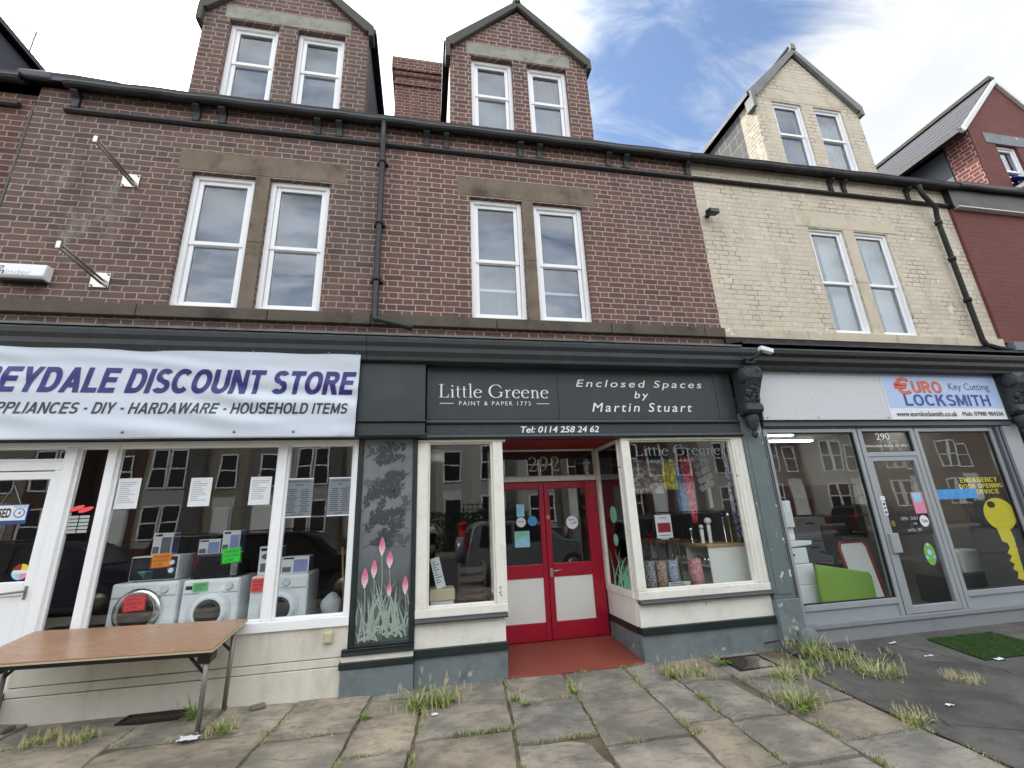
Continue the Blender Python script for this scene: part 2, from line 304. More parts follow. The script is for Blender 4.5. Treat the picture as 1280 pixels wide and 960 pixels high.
M_opp = [paint('render_cream_opposite', srgb(142, 136, 122), .85, .08), paint('render_white_opposite', srgb(168, 168, 166), .85, .06), brick('brick_opposite', [srgb(84, 64, 58), srgb(96, 72, 64), srgb(78, 60, 56)], srgb(130, 118, 110), soot=.4), paint('render_grey_opposite', srgb(120, 118, 114), .85, .08)]
m, g = newmat('strip_lamp'); out(g, g.n('Emission', {'Color': (.92, .97, 1), 'Strength': 8.})); M_lamp = m

# ------------------------------------------------------------------ mesh helpers
class MB:
    def __init__(s): s.v = []; s.f = []; s.sm = []
    def add(s, vs, fs, smooth=False):
        o = len(s.v); s.v += [tuple(v) for v in vs]; s.f += [tuple(i+o for i in f) for f in fs]; s.sm += [smooth]*len(fs); return s
    def box(s, x0, x1, y0, y1, z0, z1):
        v = [(x, y, z) for x in (x0, x1) for y in (y0, y1) for z in (z0, z1)]
        return s.add(v, [(0, 1, 3, 2), (4, 6, 7, 5), (0, 4, 5, 1), (2, 3, 7, 6), (0, 2, 6, 4), (1, 5, 7, 3)])
    def px(s, prof, x0, x1):          # polygon in (y,z) extruded along x
        n = len(prof); v = [(x0, y, z) for y, z in prof]+[(x1, y, z) for y, z in prof]
        return s.add(v, [tuple(range(n)), tuple(range(2*n-1, n-1, -1))]+[(i, i+n, (i+1) % n+n, (i+1) % n) for i in range(n)])
    def py(s, prof, y0, y1):          # polygon in (x,z) extruded along y
        n = len(prof); v = [(x, y0, z) for x, z in prof]+[(x, y1, z) for x, z in prof]
        return s.add(v, [tuple(range(n)), tuple(range(2*n-1, n-1, -1))]+[(i, i+n, (i+1) % n+n, (i+1) % n) for i in range(n)])
    def pz(s, prof, z0, z1):
        n = len(prof); v = [(x, y, z0) for x, y in prof]+[(x, y, z1) for x, y in prof]
        return s.add(v, [tuple(range(n)), tuple(range(2*n-1, n-1, -1))]+[(i, i+n, (i+1) % n+n, (i+1) % n) for i in range(n)])
    def tube(s, pts, r, seg=10, cap=True):
        pts = [Vector(p) for p in pts]; n = len(pts); rs = r if isinstance(r, (list, tuple)) else [r]*n
        vs = []; up = None
        for i, p in enumerate(pts):
            t = ((pts[min(i+1, n-1)]-p).normalized()+(p-pts[max(i-1, 0)]).normalized()).normalized()
            if up is None: up = t.orthogonal().normalized()
            up = (up-t*up.dot(t)).normalized(); b = t.cross(up)
            for k in range(seg):
                a = 2*math.pi*k/seg; vs.append(p+(up*math.cos(a)+b*math.sin(a))*rs[i])
        fs = [(i*seg+k, i*seg+(k+1) % seg, (i+1)*seg+(k+1) % seg, (i+1)*seg+k) for i in range(n-1) for k in range(seg)]
        s.add(vs, fs, True)
        if cap: o = [tuple(range(seg-1, -1, -1)), tuple(range((n-1)*seg, n*seg))]; s.add(vs, o)
        return s
    def lathe(s, prof, c, axis='z', seg=20):
        n = len(prof); vs = []
        for r, h in prof:
            for k in range(seg):
                a = 2*math.pi*k/seg; p, q = r*math.cos(a), r*math.sin(a)
                vs.append((c[0]+p, c[1]+q, c[2]+h) if axis == 'z' else (c[0]+p, c[1]+h, c[2]+q) if axis == 'y' else (c[0]+h, c[1]+p, c[2]+q))
        fs = [(i*seg+k, i*seg+(k+1) % seg, (i+1)*seg+(k+1) % seg, (i+1)*seg+k) for i in range(n-1) for k in range(seg)]
        s.add(vs, fs, True); s.add(vs, [tuple(range(seg-1, -1, -1)), tuple(range((n-1)*seg, n*seg))])
        return s
    def ball(s, c, rx, ry, rz, seg=14, ring=8):
        vs = [(c[0]+rx*math.sin(math.pi*i/ring)*math.cos(2*math.pi*k/seg), c[1]+ry*math.sin(math.pi*i/ring)*math.sin(2*math.pi*k/seg), c[2]+rz*math.cos(math.pi*i/ring)) for i in range(ring+1) for k in range(seg)]
        fs = [(i*seg+k, i*seg+(k+1) % seg, (i+1)*seg+(k+1) % seg, (i+1)*seg+k) for i in range(ring) for k in range(seg)]
        return s.add(vs, fs, True)
    def flat(s, poly, y):             # flat polygon facing the street
        return s.add([(x, y, z) for x, z in poly], [tuple(range(len(poly)))])
    def map(s, fn): s.v = [tuple(fn(Vector(v))) for v in s.v]; return s

BASE = {}
def setp(o, label=None, cat=None, group=None, kind=None):
    if label: o['label'] = label
    if cat: o['category'] = cat
    if group: o['group'] = group
    if kind: o['kind'] = kind
    return o
def link(o, base, parent):
    COL.objects.link(o); BASE[o.name] = Vector(base)
    if parent: o.parent = parent; o.location = Vector(base)-BASE[parent.name]
    else: o.location = base
def ob(name, mb, mat, parent=None, bevel=0, label=None, cat=None, group=None, kind=None, smooth=None, seg=2):
    if len(mb.v) == 0: raise ValueError(name)
    xs, ys, zs = zip(*mb.v); base = Vector(((min(xs)+max(xs))/2, (min(ys)+max(ys))/2, min(zs)))
    me = bpy.data.meshes.new(name); me.from_pydata([Vector(v)-base for v in mb.v], [], mb.f)
    sm = mb.sm if smooth is None else [smooth]*len(mb.f)
    me.polygons.foreach_set('use_smooth', sm)
    bm = bmesh.new(); bm.from_mesh(me); bmesh.ops.remove_doubles(bm, verts=bm.verts, dist=1e-5); bmesh.ops.recalc_face_normals(bm, faces=bm.faces); bm.to_mesh(me); bm.free()
    me.materials.append(mat); o = bpy.data.objects.new(name, me); link(o, base, parent)
    if bevel:
        b = o.modifiers.new('bevel', 'BEVEL'); b.width = bevel; b.segments = seg; b.limit_method = 'ANGLE'; b.angle_limit = rad(40)
    return setp(o, label, cat, group, kind)
def thing(name, loc, label, cat, group=None):
    o = bpy.data.objects.new(name, None); o.empty_display_size = .2; link(o, loc, None); return setp(o, label, cat, group)
def dup(root, loc, rz=0, label=None, group=None):
    def cp(o, par):
        c = o.copy(); COL.objects.link(c)
        if par: c.parent = par
        for ch in o.children: cp(ch, c)
        return c
    r = cp(root, None); r.location = loc; r.rotation_euler = (0, 0, rz)
    return setp(r, label, None, group)

def fmesh(s, shear=0, bold=0, space=1., align='LEFT'):
    cu = bpy.data.curves.new('lettering', 'FONT'); cu.body = s; cu.shear = shear; cu.offset = bold; cu.space_character = space; cu.resolution_u = 4; cu.align_x = align; cu.space_line = 1.0
    o = bpy.data.objects.new('lettering', cu); COL.objects.link(o); bpy.context.view_layer.update()
    me = bpy.data.meshes.new_from_object(o.evaluated_get(bpy.context.evaluated_depsgraph_get()))
    r = ([(v.co.x, v.co.y) for v in me.vertices], [tuple(p.vertices) for p in me.polygons])
    bpy.data.objects.remove(o); bpy.data.curves.remove(cu); bpy.data.meshes.remove(me); return r
def fit(mf, x0, x1, z0, z1, y, mb=None):
    vs, fs = mf; ax = min(v[0] for v in vs); bx = max(v[0] for v in vs); az = min(v[1] for v in vs); bz = max(v[1] for v in vs)
    mb = mb or MB(); mb.add([(x0+(v[0]-ax)*(x1-x0)/(bx-ax), y-(v[2] if len(v) > 2 else 0), z0+(v[1]-az)*(z1-z0)/(bz-az)) for v in vs], fs); return mb
def fitb(mf, x0, x1, z0, z1, y, b, mb=None):      # heavy lettering: the strokes are widened by b on every side
    mb = mb or MB()
    for i, (dx, dz) in enumerate(((-1, 0), (1, 0), (0, -.8), (0, .8), (-.7, .6), (.7, -.6), (.7, .6), (-.7, -.6))): fit(mf, x0+b+dx*b, x1-b+dx*b, z0+b*.8+dz*b, z1-b*.8+dz*b, y-.00012*i, mb)
    return mb
def text(s, x0, x1, z0, z1, y, mat, parent, shear=0, bold=0, space=1., mb=None, name='lettering'):
    m = fit(fmesh(s, shear, bold, space), x0, x1, z0, z1, y, mb)
    return ob(name, m, mat, parent) if mat else m
# a small hand-drawn serif alphabet (thick and thin strokes) -----------------
def serif(s, gap=.06):
    V, F = [], []
    yo = [0.]
    def rib(pts):
        o = len(V); yo[0] = (yo[0]+.00008) % .0009
        for i, (x, z, wd) in enumerate(pts):
            x0, z0, _ = pts[max(i-1, 0)]; x1, z1, _ = pts[min(i+1, len(pts)-1)]
            L = math.hypot(x1-x0, z1-z0) or 1; nx, nz = -(z1-z0)/L, (x1-x0)/L
            V.append((X+x+nx*wd/2, z+nz*wd/2, yo[0])); V.append((X+x-nx*wd/2, z-nz*wd/2, yo[0]))
        for i in range(len(pts)-1): F.append((o+2*i, o+2*i+1, o+2*i+3, o+2*i+2))
    def arc(cx, cz, rx, rz, a0, a1, thin, thick, n=22):
        rib([(cx+rx*math.cos(rad(a)), cz+rz*math.sin(rad(a)), thin+(thick-thin)*abs(math.cos(rad(a)))**1.3) for a in [a0+(a1-a0)*i/n for i in range(n+1)]])
    def st(x, z0, z1, wd=.1): rib([(x, z0, wd), (x, z1, wd)])
    def hs(x0, x1, z, t=.036): rib([(x0, z, t), (x1, z, t)])
    X = 0
    for ch in s:
        if ch == 'L': st(.2, 0, 1, .12); hs(.04, .38, .98); hs(.04, .68, .018); rib([(.60, .02, .1), (.67, .12, .05), (.69, .26, .02)]); wdt = .72
        elif ch in 'il':
            h = .62 if ch == 'i' else 1.06; st(.16, 0, h, .1); hs(.03, .29, .018); rib([(.03, h-.05, .03), (.16, h-.02, .06)]); wdt = .31
            if ch == 'i': arc(.155, .86, .033, .033, 0, 360, .066, .066, 12)
        elif ch == 't': st(.15, .12, .84, .09); hs(.02, .32, .6); arc(.25, .12, .1, .11, 180, 300, .03, .09, 8); wdt = .36
        elif ch == 'e': arc(.3, .31, .25, .31, 20, 318, .04, .115); hs(.08, .53, .38); rib([(.5, .38, .03), (.535, .42, .08)]); wdt = .58
        elif ch == 'G': arc(.52, .5, .45, .49, 48, 318, .04, .14, 30); st(.88, .1, .44, .11); hs(.70, 1.02, .43); rib([(.80, .90, .03), (.87, .80, .05), (.885, .70, .03)]); rib([(.84, .19, .05), (.88, .12, .1)]); wdt = 1.05
        elif ch == 'r': st(.16, 0, .6, .1); hs(.03, .32, .018); rib([(.03, .57, .03), (.16, .6, .06)]); rib([(.2, .42, .04), (.28, .56, .06), (.38, .6, .07), (.42, .55, .09)]); wdt = .47
        elif ch == 'n': st(.16, 0, .6, .1); hs(.03, .29, .018); rib([(.03, .57, .03), (.16, .6, .06)]); arc(.34, .38, .17, .22, 170, 0, .05, .1, 12); st(.51, 0, .4, .1); hs(.38, .64, .018); wdt = .67
        elif ch == '2': arc(.3, .74, .22, .25, 165, -30, .05, .12, 18); rib([(.49, .64, .12), (.36, .4, .07), (.06, .05, .05)]); hs(.05, .56, .05, .1); rib([(.56, .05, .09), (.6, .24, .02)]); wdt = .64
        elif ch == '9': arc(.31, .67, .23, .32, 0, 360, .05, .12, 26); rib([(.54, .64, .12), (.52, .4, .11), (.4, .16, .06), (.14, .0, .035)]); wdt = .66
        else: wdt = .32
        X += wdt+gap
    return V, F

def sans(s, w=.19, slant=0., gap=.10):
    V, F = [], []; X = 0; yo = [0.]
    def poly(pts):
        o = len(V); yo[0] = (yo[0]+.00008) % .0009
        V.extend((X+a, b, yo[0]) for a, b in pts); F.append(tuple(range(o, o+len(pts))))
    def bar(x0, x1, z0, z1): poly([(x0, z0), (x1, z0), (x1, z1), (x0, z1)])
    def dg(x0, z0, x1, z1, h=None): h = h or w*1.06; poly([(x0-h/2, z0), (x0+h/2, z0), (x1+h/2, z1), (x1-h/2, z1)])
    def arc(cx, cz, rx, rz, a0, a1, n=20):
        o = len(V); yo[0] = (yo[0]+.00008) % .0009
        for i in range(n+1):
            a = math.radians(a0+(a1-a0)*i/n); c, q = math.cos(a), math.sin(a); c = math.copysign(abs(c)**.88, c); q = math.copysign(abs(q)**.88, q)
            V.append((X+cx+rx*c, cz+rz*q, yo[0])); V.append((X+cx+(rx-w)*c, cz+(rz-w*.92)*q, yo[0]))
        for i in range(n): F.append((o+2*i, o+2*i+1, o+2*i+3, o+2*i+2))
    b = w*.92
    for ch in s:
        if ch == 'E': bar(0, w, 0, 1); [bar(w, .64, z, z+b) for z in (0, 1-b)]; bar(w, .6, .5-b/2+.02, .5+b/2+.02); wd = .66
        elif ch == 'L': bar(0, w, 0, 1); bar(w, .6, 0, b); wd = .6
        elif ch == 'I': bar(0, w, 0, 1); wd = w
        elif ch == 'T': bar(.33-w/2, .33+w/2, 0, 1-b); bar(0, .66, 1-b, 1); wd = .66
        elif ch == 'H': bar(0, w, 0, 1); bar(.72-w, .72, 0, 1); bar(w, .72-w, .5-b/2+.02, .5+b/2+.02); wd = .72
        elif ch == 'Y': dg(w/2, 1, .36, .38); dg(.72-w/2, 1, .36, .38); bar(.36-w/2, .36+w/2, 0, .46); wd = .72
        elif ch == 'A': dg(w*.53, 0, .39, 1); dg(.78-w*.53, 0, .39, 1); bar(.2, .58, .2, .2+b); wd = .78
        elif ch == 'V': dg(w*.53, 1, .37, 0); dg(.74-w*.53, 1, .37, 0); wd = .74
        elif ch == 'W': dg(w*.5, 1, .27, 0, w); dg(.53, 1, .27, 0, w); dg(.53, 1, .79, 0, w); dg(1.06-w*.5, 1, .79, 0, w); wd = 1.06
        elif ch == 'N': bar(0, w, 0, 1); bar(.74-w, .74, 0, 1); dg(w*.55, 1, .74-w*.55, 0, w*1.1); wd = .74
        elif ch == 'M': bar(0, w, 0, 1); bar(.86-w, .86, 0, 1); dg(w*.6, 1, .43, .1, w); dg(.86-w*.6, 1, .43, .1, w); wd = .86
        elif ch == 'K': bar(0, w, 0, 1); dg(.74-w*.7, 1, w*.9, .40, w*1.3); dg(.74-w*.6, 0, .36, .62, w*1.2); wd = .76
        elif ch == 'D': bar(0, w, 0, 1); bar(w, .34, 0, b); bar(w, .34, 1-b, 1); arc(.34, .5, .38, .5, -90, 90); wd = .72
        elif ch in 'OCGQ':
            arc(.4, .5, .4, .5, *((0, 360, 36) if ch == 'O' else (42, 318, 30))); wd = .8 if ch == 'O' else .77
            if ch == 'G': bar(.42, .77, .40, .40+b); bar(.77-w, .77, .08, .42)
        elif ch == 'U': bar(0, w, .34, 1); bar(.72-w, .72, .34, 1); arc(.36, .36, .36, .36, 180, 360); wd = .72
        elif ch in 'PRB':
            bar(0, w, 0, 1); zt = .42; bar(w, .40, 1-b, 1); bar(w, .40, zt, zt+b); arc(.40, (1+zt)/2, .27, (1-zt)/2, -90, 90); wd = .68
            if ch == 'R': dg(.70-w*.5, 0, .40, zt+.05, w*1.15); wd = .72
            if ch == 'B': bar(w, .42, 0, b); arc(.42, (zt+b)/2, .29, (zt+b)/2, -90, 90); wd = .71
        elif ch == 'S':
            arc(.34, .715, .32, .285, 25, 270, 18); arc(.34, .285, .34, .285+b*.0, -155, 90, 18); wd = .68
        elif ch == '-': bar(0, .28, .36, .36+b); wd = .28
        else: wd = .26
        X += wd+gap
    return [(a+slant*b_, b_, c) for a, b_, c in V], F

def rings(x0, x1, z0, z1, t, y0, y1, mb=None, b=None):     # a rectangular frame (t wide, b the bottom rail)
    mb = mb or MB(); b = t if b is None else b
    mb.box(x0, x0+t, y0, y1, z0, z1); mb.box(x1-t, x1, y0, y1, z0, z1); mb.box(x0+t, x1-t, y0+.0005, y1, z1-t, z1); mb.box(x0+t, x1-t, y0+.0005, y1, z0, z0+b); return mb
def pane(x0, x1, z0, z1, y, parent, mat=None, name='pane', mb=None):
    return ob(name, (mb or MB()).box(x0, x1, y, y+.006, z0, z1), mat or M_glass, parent)
def wall_holes(x0, x1, z0, z1, holes, y0, y1, mb=None):
    mb = mb or MB(); xs = sorted({x0, x1, *[h[0] for h in holes], *[h[1] for h in holes]}); zs = sorted({z0, z1, *[h[2] for h in holes], *[h[3] for h in holes]})
    xs = [x for x in xs if x0 <= x <= x1]; zs = [z for z in zs if z0 <= z <= z1]
    inh = lambda x, z: any(h[0] < x < h[1] and h[2] < z < h[3] for h in holes)
    for i in range(len(xs)-1):
        for j in range(len(zs)-1):
            a, b, c, e = xs[i], xs[i+1], zs[j], zs[j+1]
            if not inh((a+b)/2, (c+e)/2):
                mb.add([(a, y0, c), (b, y0, c), (b, y0, e), (a, y0, e)], [(0, 1, 2, 3)]); mb.add([(a, y1, c), (b, y1, c), (b, y1, e), (a, y1, e)], [(3, 2, 1, 0)])
    for h in holes:
        a, b, c, e = h[:4]
        mb.add([(a, y0, c), (a, y1, c), (a, y1, e), (a, y0, e)], [(0, 1, 2, 3)]); mb.add([(b, y0, c), (b, y1, c), (b, y1, e), (b, y0, e)], [(3, 2, 1, 0)])
        mb.add([(a, y0, c), (b, y0, c), (b, y1, c), (a, y1, c)], [(0, 1, 2, 3)]); mb.add([(a, y0, e), (b, y0, e), (b, y1, e), (a, y1, e)], [(3, 2, 1, 0)])
    for xx in (x0, x1): mb.add([(xx, y0, z0), (xx, y1, z0), (xx, y1, z1), (xx, y0, z1)], [(0, 1, 2, 3)])
    return mb

def sash(parent, x0, x1, z0, z1, y=.075, mid=.52, blind=True, flat=False, extra=None):
    if flat: y = .045
    t = .058 if not flat else .034; y = y-.02
    mb = rings(x0, x1, z0, z1, t, y, y+.10)
    a, b, c, e = x0+t, x1-t, z0+t, z1-t; zm = z0+(z1-z0)*(1-mid); s2 = .052 if not flat else .046
    for (p, q, yy) in ((c, zm+.022, y+.045), (zm-.022, e, y+.028)):
        rings(a+.0015, b-.0015, p+.001, q-.001, s2, yy, yy+.05, mb)
    o = ob('window', mb, M_upvc, parent, bevel=.006)
    gl = MB().box(a+s2-.005, b-s2+.005, y+.07, y+.076, c+s2-.005, zm-.02); gl.box(a+s2-.005, b-s2+.005, y+.053, y+.059, zm+.02, e-s2+.005)
    ob('pane', gl, M_glassu, o)
    sl = rings(a+s2-.002, b-s2+.002, c+s2-.002, zm-.018, .006, y+.066, y+.069); rings(a+s2-.002, b-s2+.002, zm+.02, e-s2+.002, .006, y+.049, y+.052, sl); ob('seal', sl, M_seal, o)
    if blind:
        bl = MB(); n = 24
        for i in range(n):
            xa = x0-.06+(x1-x0+.12)*i/n; xb = x0-.06+(x1-x0+.12)*(i+1)/n
            ya, yb = y+.20+.002*math.sin(i*1.9), y+.20+.002*math.sin((i+1)*1.9)
            bl.add([(xa, ya, z0-.1), (xb, yb, z0-.1), (xb, yb, z1+.3), (xa, ya, z1+.3)], [(0, 1, 2, 3)], True)
        ob('curtain', bl, M_curtain, o)
        if extra == 'rail': ob('blind_rail', MB().box(x0-.03, x1+.03, y+.16, y+.175, z0+.50, z0+.535), M_upvc, o)
        if extra == 'drape': ob('drape', MB().box(x0+.30, x1+.05, y+.16, y+.17, z0-.05, z1+.28), M_txtetch, o)
    return o

def dormer(parent, cx, wallmat, lintmat, barge, winx, ze=8.44, hw=1.085, zb=6.765, zap=9.58, jl=True, winw=.64):
    """gabled wall dormer: brick face, two sashes, stone lintel, barge, cheeks, slate roof"""
    zwt, zwb = 8.335, 6.98
    holes = [(x-winw/2, x+winw/2, zwb, zwt) for x in winx]
    mb = wall_holes(cx-hw, cx+hw, zb, ze, holes, 0, .25)
    zg = ze+hw*(zap-.10-ze)/(hw+.04)
    mb.add([(cx-hw, 0, ze), (cx+hw, 0, ze), (cx, 0, zg)], [(0, 1, 2)]); mb.add([(cx-hw, .25, ze), (cx+hw, .25, ze), (cx, .25, zg)], [(2, 1, 0)])
    ob('dormer_wall', mb, wallmat, parent)
    for s in (-1, 1):
        ob('dormer_cheek', MB().box(cx+s*(hw-.02)-.02, cx+s*(hw-.02)+.02, .36 if wallmat is M_cream else .255, 2.6, zb, ze), M_hung if wallmat is M_cream else M_slate, parent)
        if wallmat is M_cream: ob('cheek_return', MB().box(cx+s*(hw-.02)-.02, cx+s*(hw-.02)+.02, .252, .358, zb, ze), M_cream, parent)
    L = MB().box(winx[0]-winw/2-.07, winx[1]+winw/2+.07, -.005, .1, zwt+.03, zwt+.27); ob('dormer_lintel', L, lintmat, parent, bevel=.006)
    bm_ = MB()
    for s in (-1, 1):
        prof = [(cx+s*(hw+.07), ze-.02), (cx+s*(hw+.07), ze+.1), (cx, zap+.04), (cx, zap-.10), (cx+s*(hw-.04), ze-.01)]
        bm_.py(prof, -.07, .0-.002)
        bm_.box(min(cx+s*(hw-.0), cx+s*(hw+.072)), max(cx+s*(hw-.0), cx+s*(hw+.072)), -.072, .12, ze-.26 if s < 0 else ze-.1, ze+.0)
    bm_.box(cx-.05, cx+.05, -.09, .02, zap-.02, zap+.11)
    ob('barge', bm_, barge, parent, bevel=.01)
    rf = MB()
    for s in (-1, 1):
        p = [(cx+s*(hw+.1), ze+.03), (cx+s*(hw+.1), ze+.11), (cx, zap+.06), (cx, zap-.04)]; rf.py(p, .0, 3.6)
    ob('dormer_roof', rf, M_slate, parent)
    rd = MB().tube([(cx, -.03, zap+.06), (cx, 3.6, zap+.06)], .07, 8); ob('ridge_tile', rd, M_slate, parent)
    for x in winx: sash(parent, x-winw/2, x+winw/2, zwb, zwt, .09, .49, flat=(barge is M_bargec))
    dk = MB().box(cx-hw+.1, cx+hw-.1, .5, .52, zb, ze); ob('dormer_back', dk, M_dark, parent)

def roof(parent, x0, x1, ridge=10.55):
    mb = MB()
    mb.px([(-.12, 6.765), (-.12, 6.83), (4.4, ridge+.08), (4.4, ridge)], x0, x1); mb.px([(4.4, ridge), (4.4, ridge+.08), (9.2, 6.70), (9.2, 6.62)], x0, x1)
    ob('roof', mb, M_slate, parent); ob('ridge_tile', MB().tube([(x0, 4.4, ridge+.1), (x1, 4.4, ridge+.1)], .09, 8), M_slate, parent)
def shell(parent, x0, x1, front, mat, z0=3.3, y0=0.):
    ob('front_wall', front, mat, parent)
    mb = MB().box(x0+.01, x1-.01, 8.75, 9., 0, 6.62)
    for xx in (x0+.01, x1-.11):
        mb.px([(.30, 2.9), (.30, 6.6), (4.4, 10.4), (8.74, 6.6), (8.74, 2.9)], xx, xx+.1)
        mb.box(xx, xx+.1, 4.3, 8.74, 0, 2.89)
    ob('rear_wall', mb, mat, parent)
    ob('upper_floor', MB().box(x0+.12, x1-.12, .26, 8.7, 3.0, 3.2), M_dark, parent)
    ob('partition', MB().box(x0+.12, x1-.12, 1.6, 1.7, 3.21, 6.55), M_mid, parent)
def gutter(parent, x0, x1, mat, z=6.72, dz=0, yo=-.15):
    n = 24; mb = MB(); prof = [(yo+.005, .072), (yo-.018, .072), (yo-.012, .045), (yo-.022, .01), (yo-.008, -.02), (yo+.02, -.032), (yo+.06, -.03), (yo+.075, -.01), (yo+.075, .06), (yo+.062, .06), (yo+.06, .0), (yo+.01, -.005)]
    m = len(prof)
    for i in range(n+1):
        x = x0+(x1-x0)*i/n; sag = .006*math.sin(i*1.3)+dz*i/n
        mb.v += [(x, a, z+b+sag) for a, b in prof]
    for i in range(n):
        for k in range(m): mb.f.append((i*m+k, i*m+(k+1) % m, (i+1)*m+(k+1) % m, (i+1)*m+k)); mb.sm.append(False)
    mb.f += [tuple(range(m)), tuple(range(n*m, n*m+m))]; mb.sm += [False]*2
    ob('gutter', mb, mat, parent)
    ob('soffit_board', MB().box(x0, x1, yo+.08, -.003, z+.045, z+.06), mat, parent)
def strcourse(parent, x0, x1, mat, z0=6.40):
    ob('string_course', MB().px([(-.002, z0), (-.035, z0), (-.06, z0+.018), (-.062, z0+.045), (-.04, z0+.065), (-.002, z0+.072)], x0, x1), mat, parent, bevel=.01)
def bracket(parent, x, mat, wd=.085):
    ob('eaves_bracket', MB().px([(-.004, 6.473), (-.045, 6.473), (-.04, 6.60), (-.07, 6.63), (-.11, 6.66), (-.11, 6.69), (-.004, 6.70)], x-wd/2, x+wd/2), mat, parent, bevel=.012)

WIN_Z = (3.925, 5.735)
def upper(parent, x0, x1, wx, ww, wallmat, lint, sillmat, lx):
    holes = [(x-ww/2, x+ww/2, *WIN_Z) for x in wx]
    f = wall_holes(x0, x1, 3.30, 6.76, holes, 0, .25); shell(parent, x0, x1, f, wallmat)
    L = MB().box(lx[0], lx[1], -.006, .06, 5.755, 6.045); ob('lintel', L, lint, parent, bevel=.006)
    ob('mullion', MB().box(wx[0]+ww/2+.004, wx[1]-ww/2-.004, -.008, .10, 4.802, 5.752).box(wx[0]+ww/2+.004, wx[1]-ww/2-.004, -.008, .10, 3.925, 4.795), lint, parent, bevel=.004)
    xs = [x0]; R2 = random.Random(int(x0*10))
    while xs[-1] < x1-1.6: xs.append(xs[-1]+1.1+R2.random()*.5)
    xs.append(x1)
    s = MB()
    for a, b in zip(xs[:-1], xs[1:]): s.px([(-.003, 3.77), (-.06, 3.77), (-.065, 3.905), (-.003, 3.925)], a+.004, b-.004)
    ob('sill_course', s, sillmat, parent, bevel=.006)
    for x in wx: sash(parent, x-ww/2, x+ww/2, *WIN_Z, flat=(wallmat is M_cream), extra={M_cream: 'drape', M_brick: 'rail'}.get(wallmat))

# =================================================================== GROUND
def gz(x, y):      # the pavement rises a little towards the left-hand shop
    return .075*max(0, min(1, (-x-.7)/2.6))*max(0, 1+min(0, y)/2.2)
def struct(name, mb, mat, **k): return ob(name, mb, mat, kind='structure', **k)
def sheet(x0, x1, y0, y1, z, nx=1, ny=1, mb=None, fn=None):
    mb = mb or MB(); o = len(mb.v)
    for j in range(ny+1):
        for i in range(nx+1):
            x = x0+(x1-x0)*i/nx; y = y0+(y1-y0)*j/ny; mb.v.append((x, y, z+(fn(x, y) if fn else 0)))
    for j in range(ny):
        for i in range(nx): a = o+j*(nx+1)+i; mb.f.append((a, a+1, a+nx+2, a+nx+1)); mb.sm.append(True)
    return mb
struct('ground', sheet(-300, 300, -300, 300, -.30), M_soil)
struct('road', sheet(-300, 300, -18.2, -6.7, -.16), M_road)
struct('far_pavement', MB().box(-300, 300, -21.5, -18.2, -.28, -.04), M_conc)
struct('kerb', MB().box(-300, 300, -6.7, -6.5, -.28, -.012), M_conc, bevel=.02)
struct('pavement_bed', sheet(-9, 14, -6.5, .3, -.022, 60, 30, fn=lambda x, y: gz(x, y)+.004*mnoise.noise((x*5, y*5, 0))), M_soil)
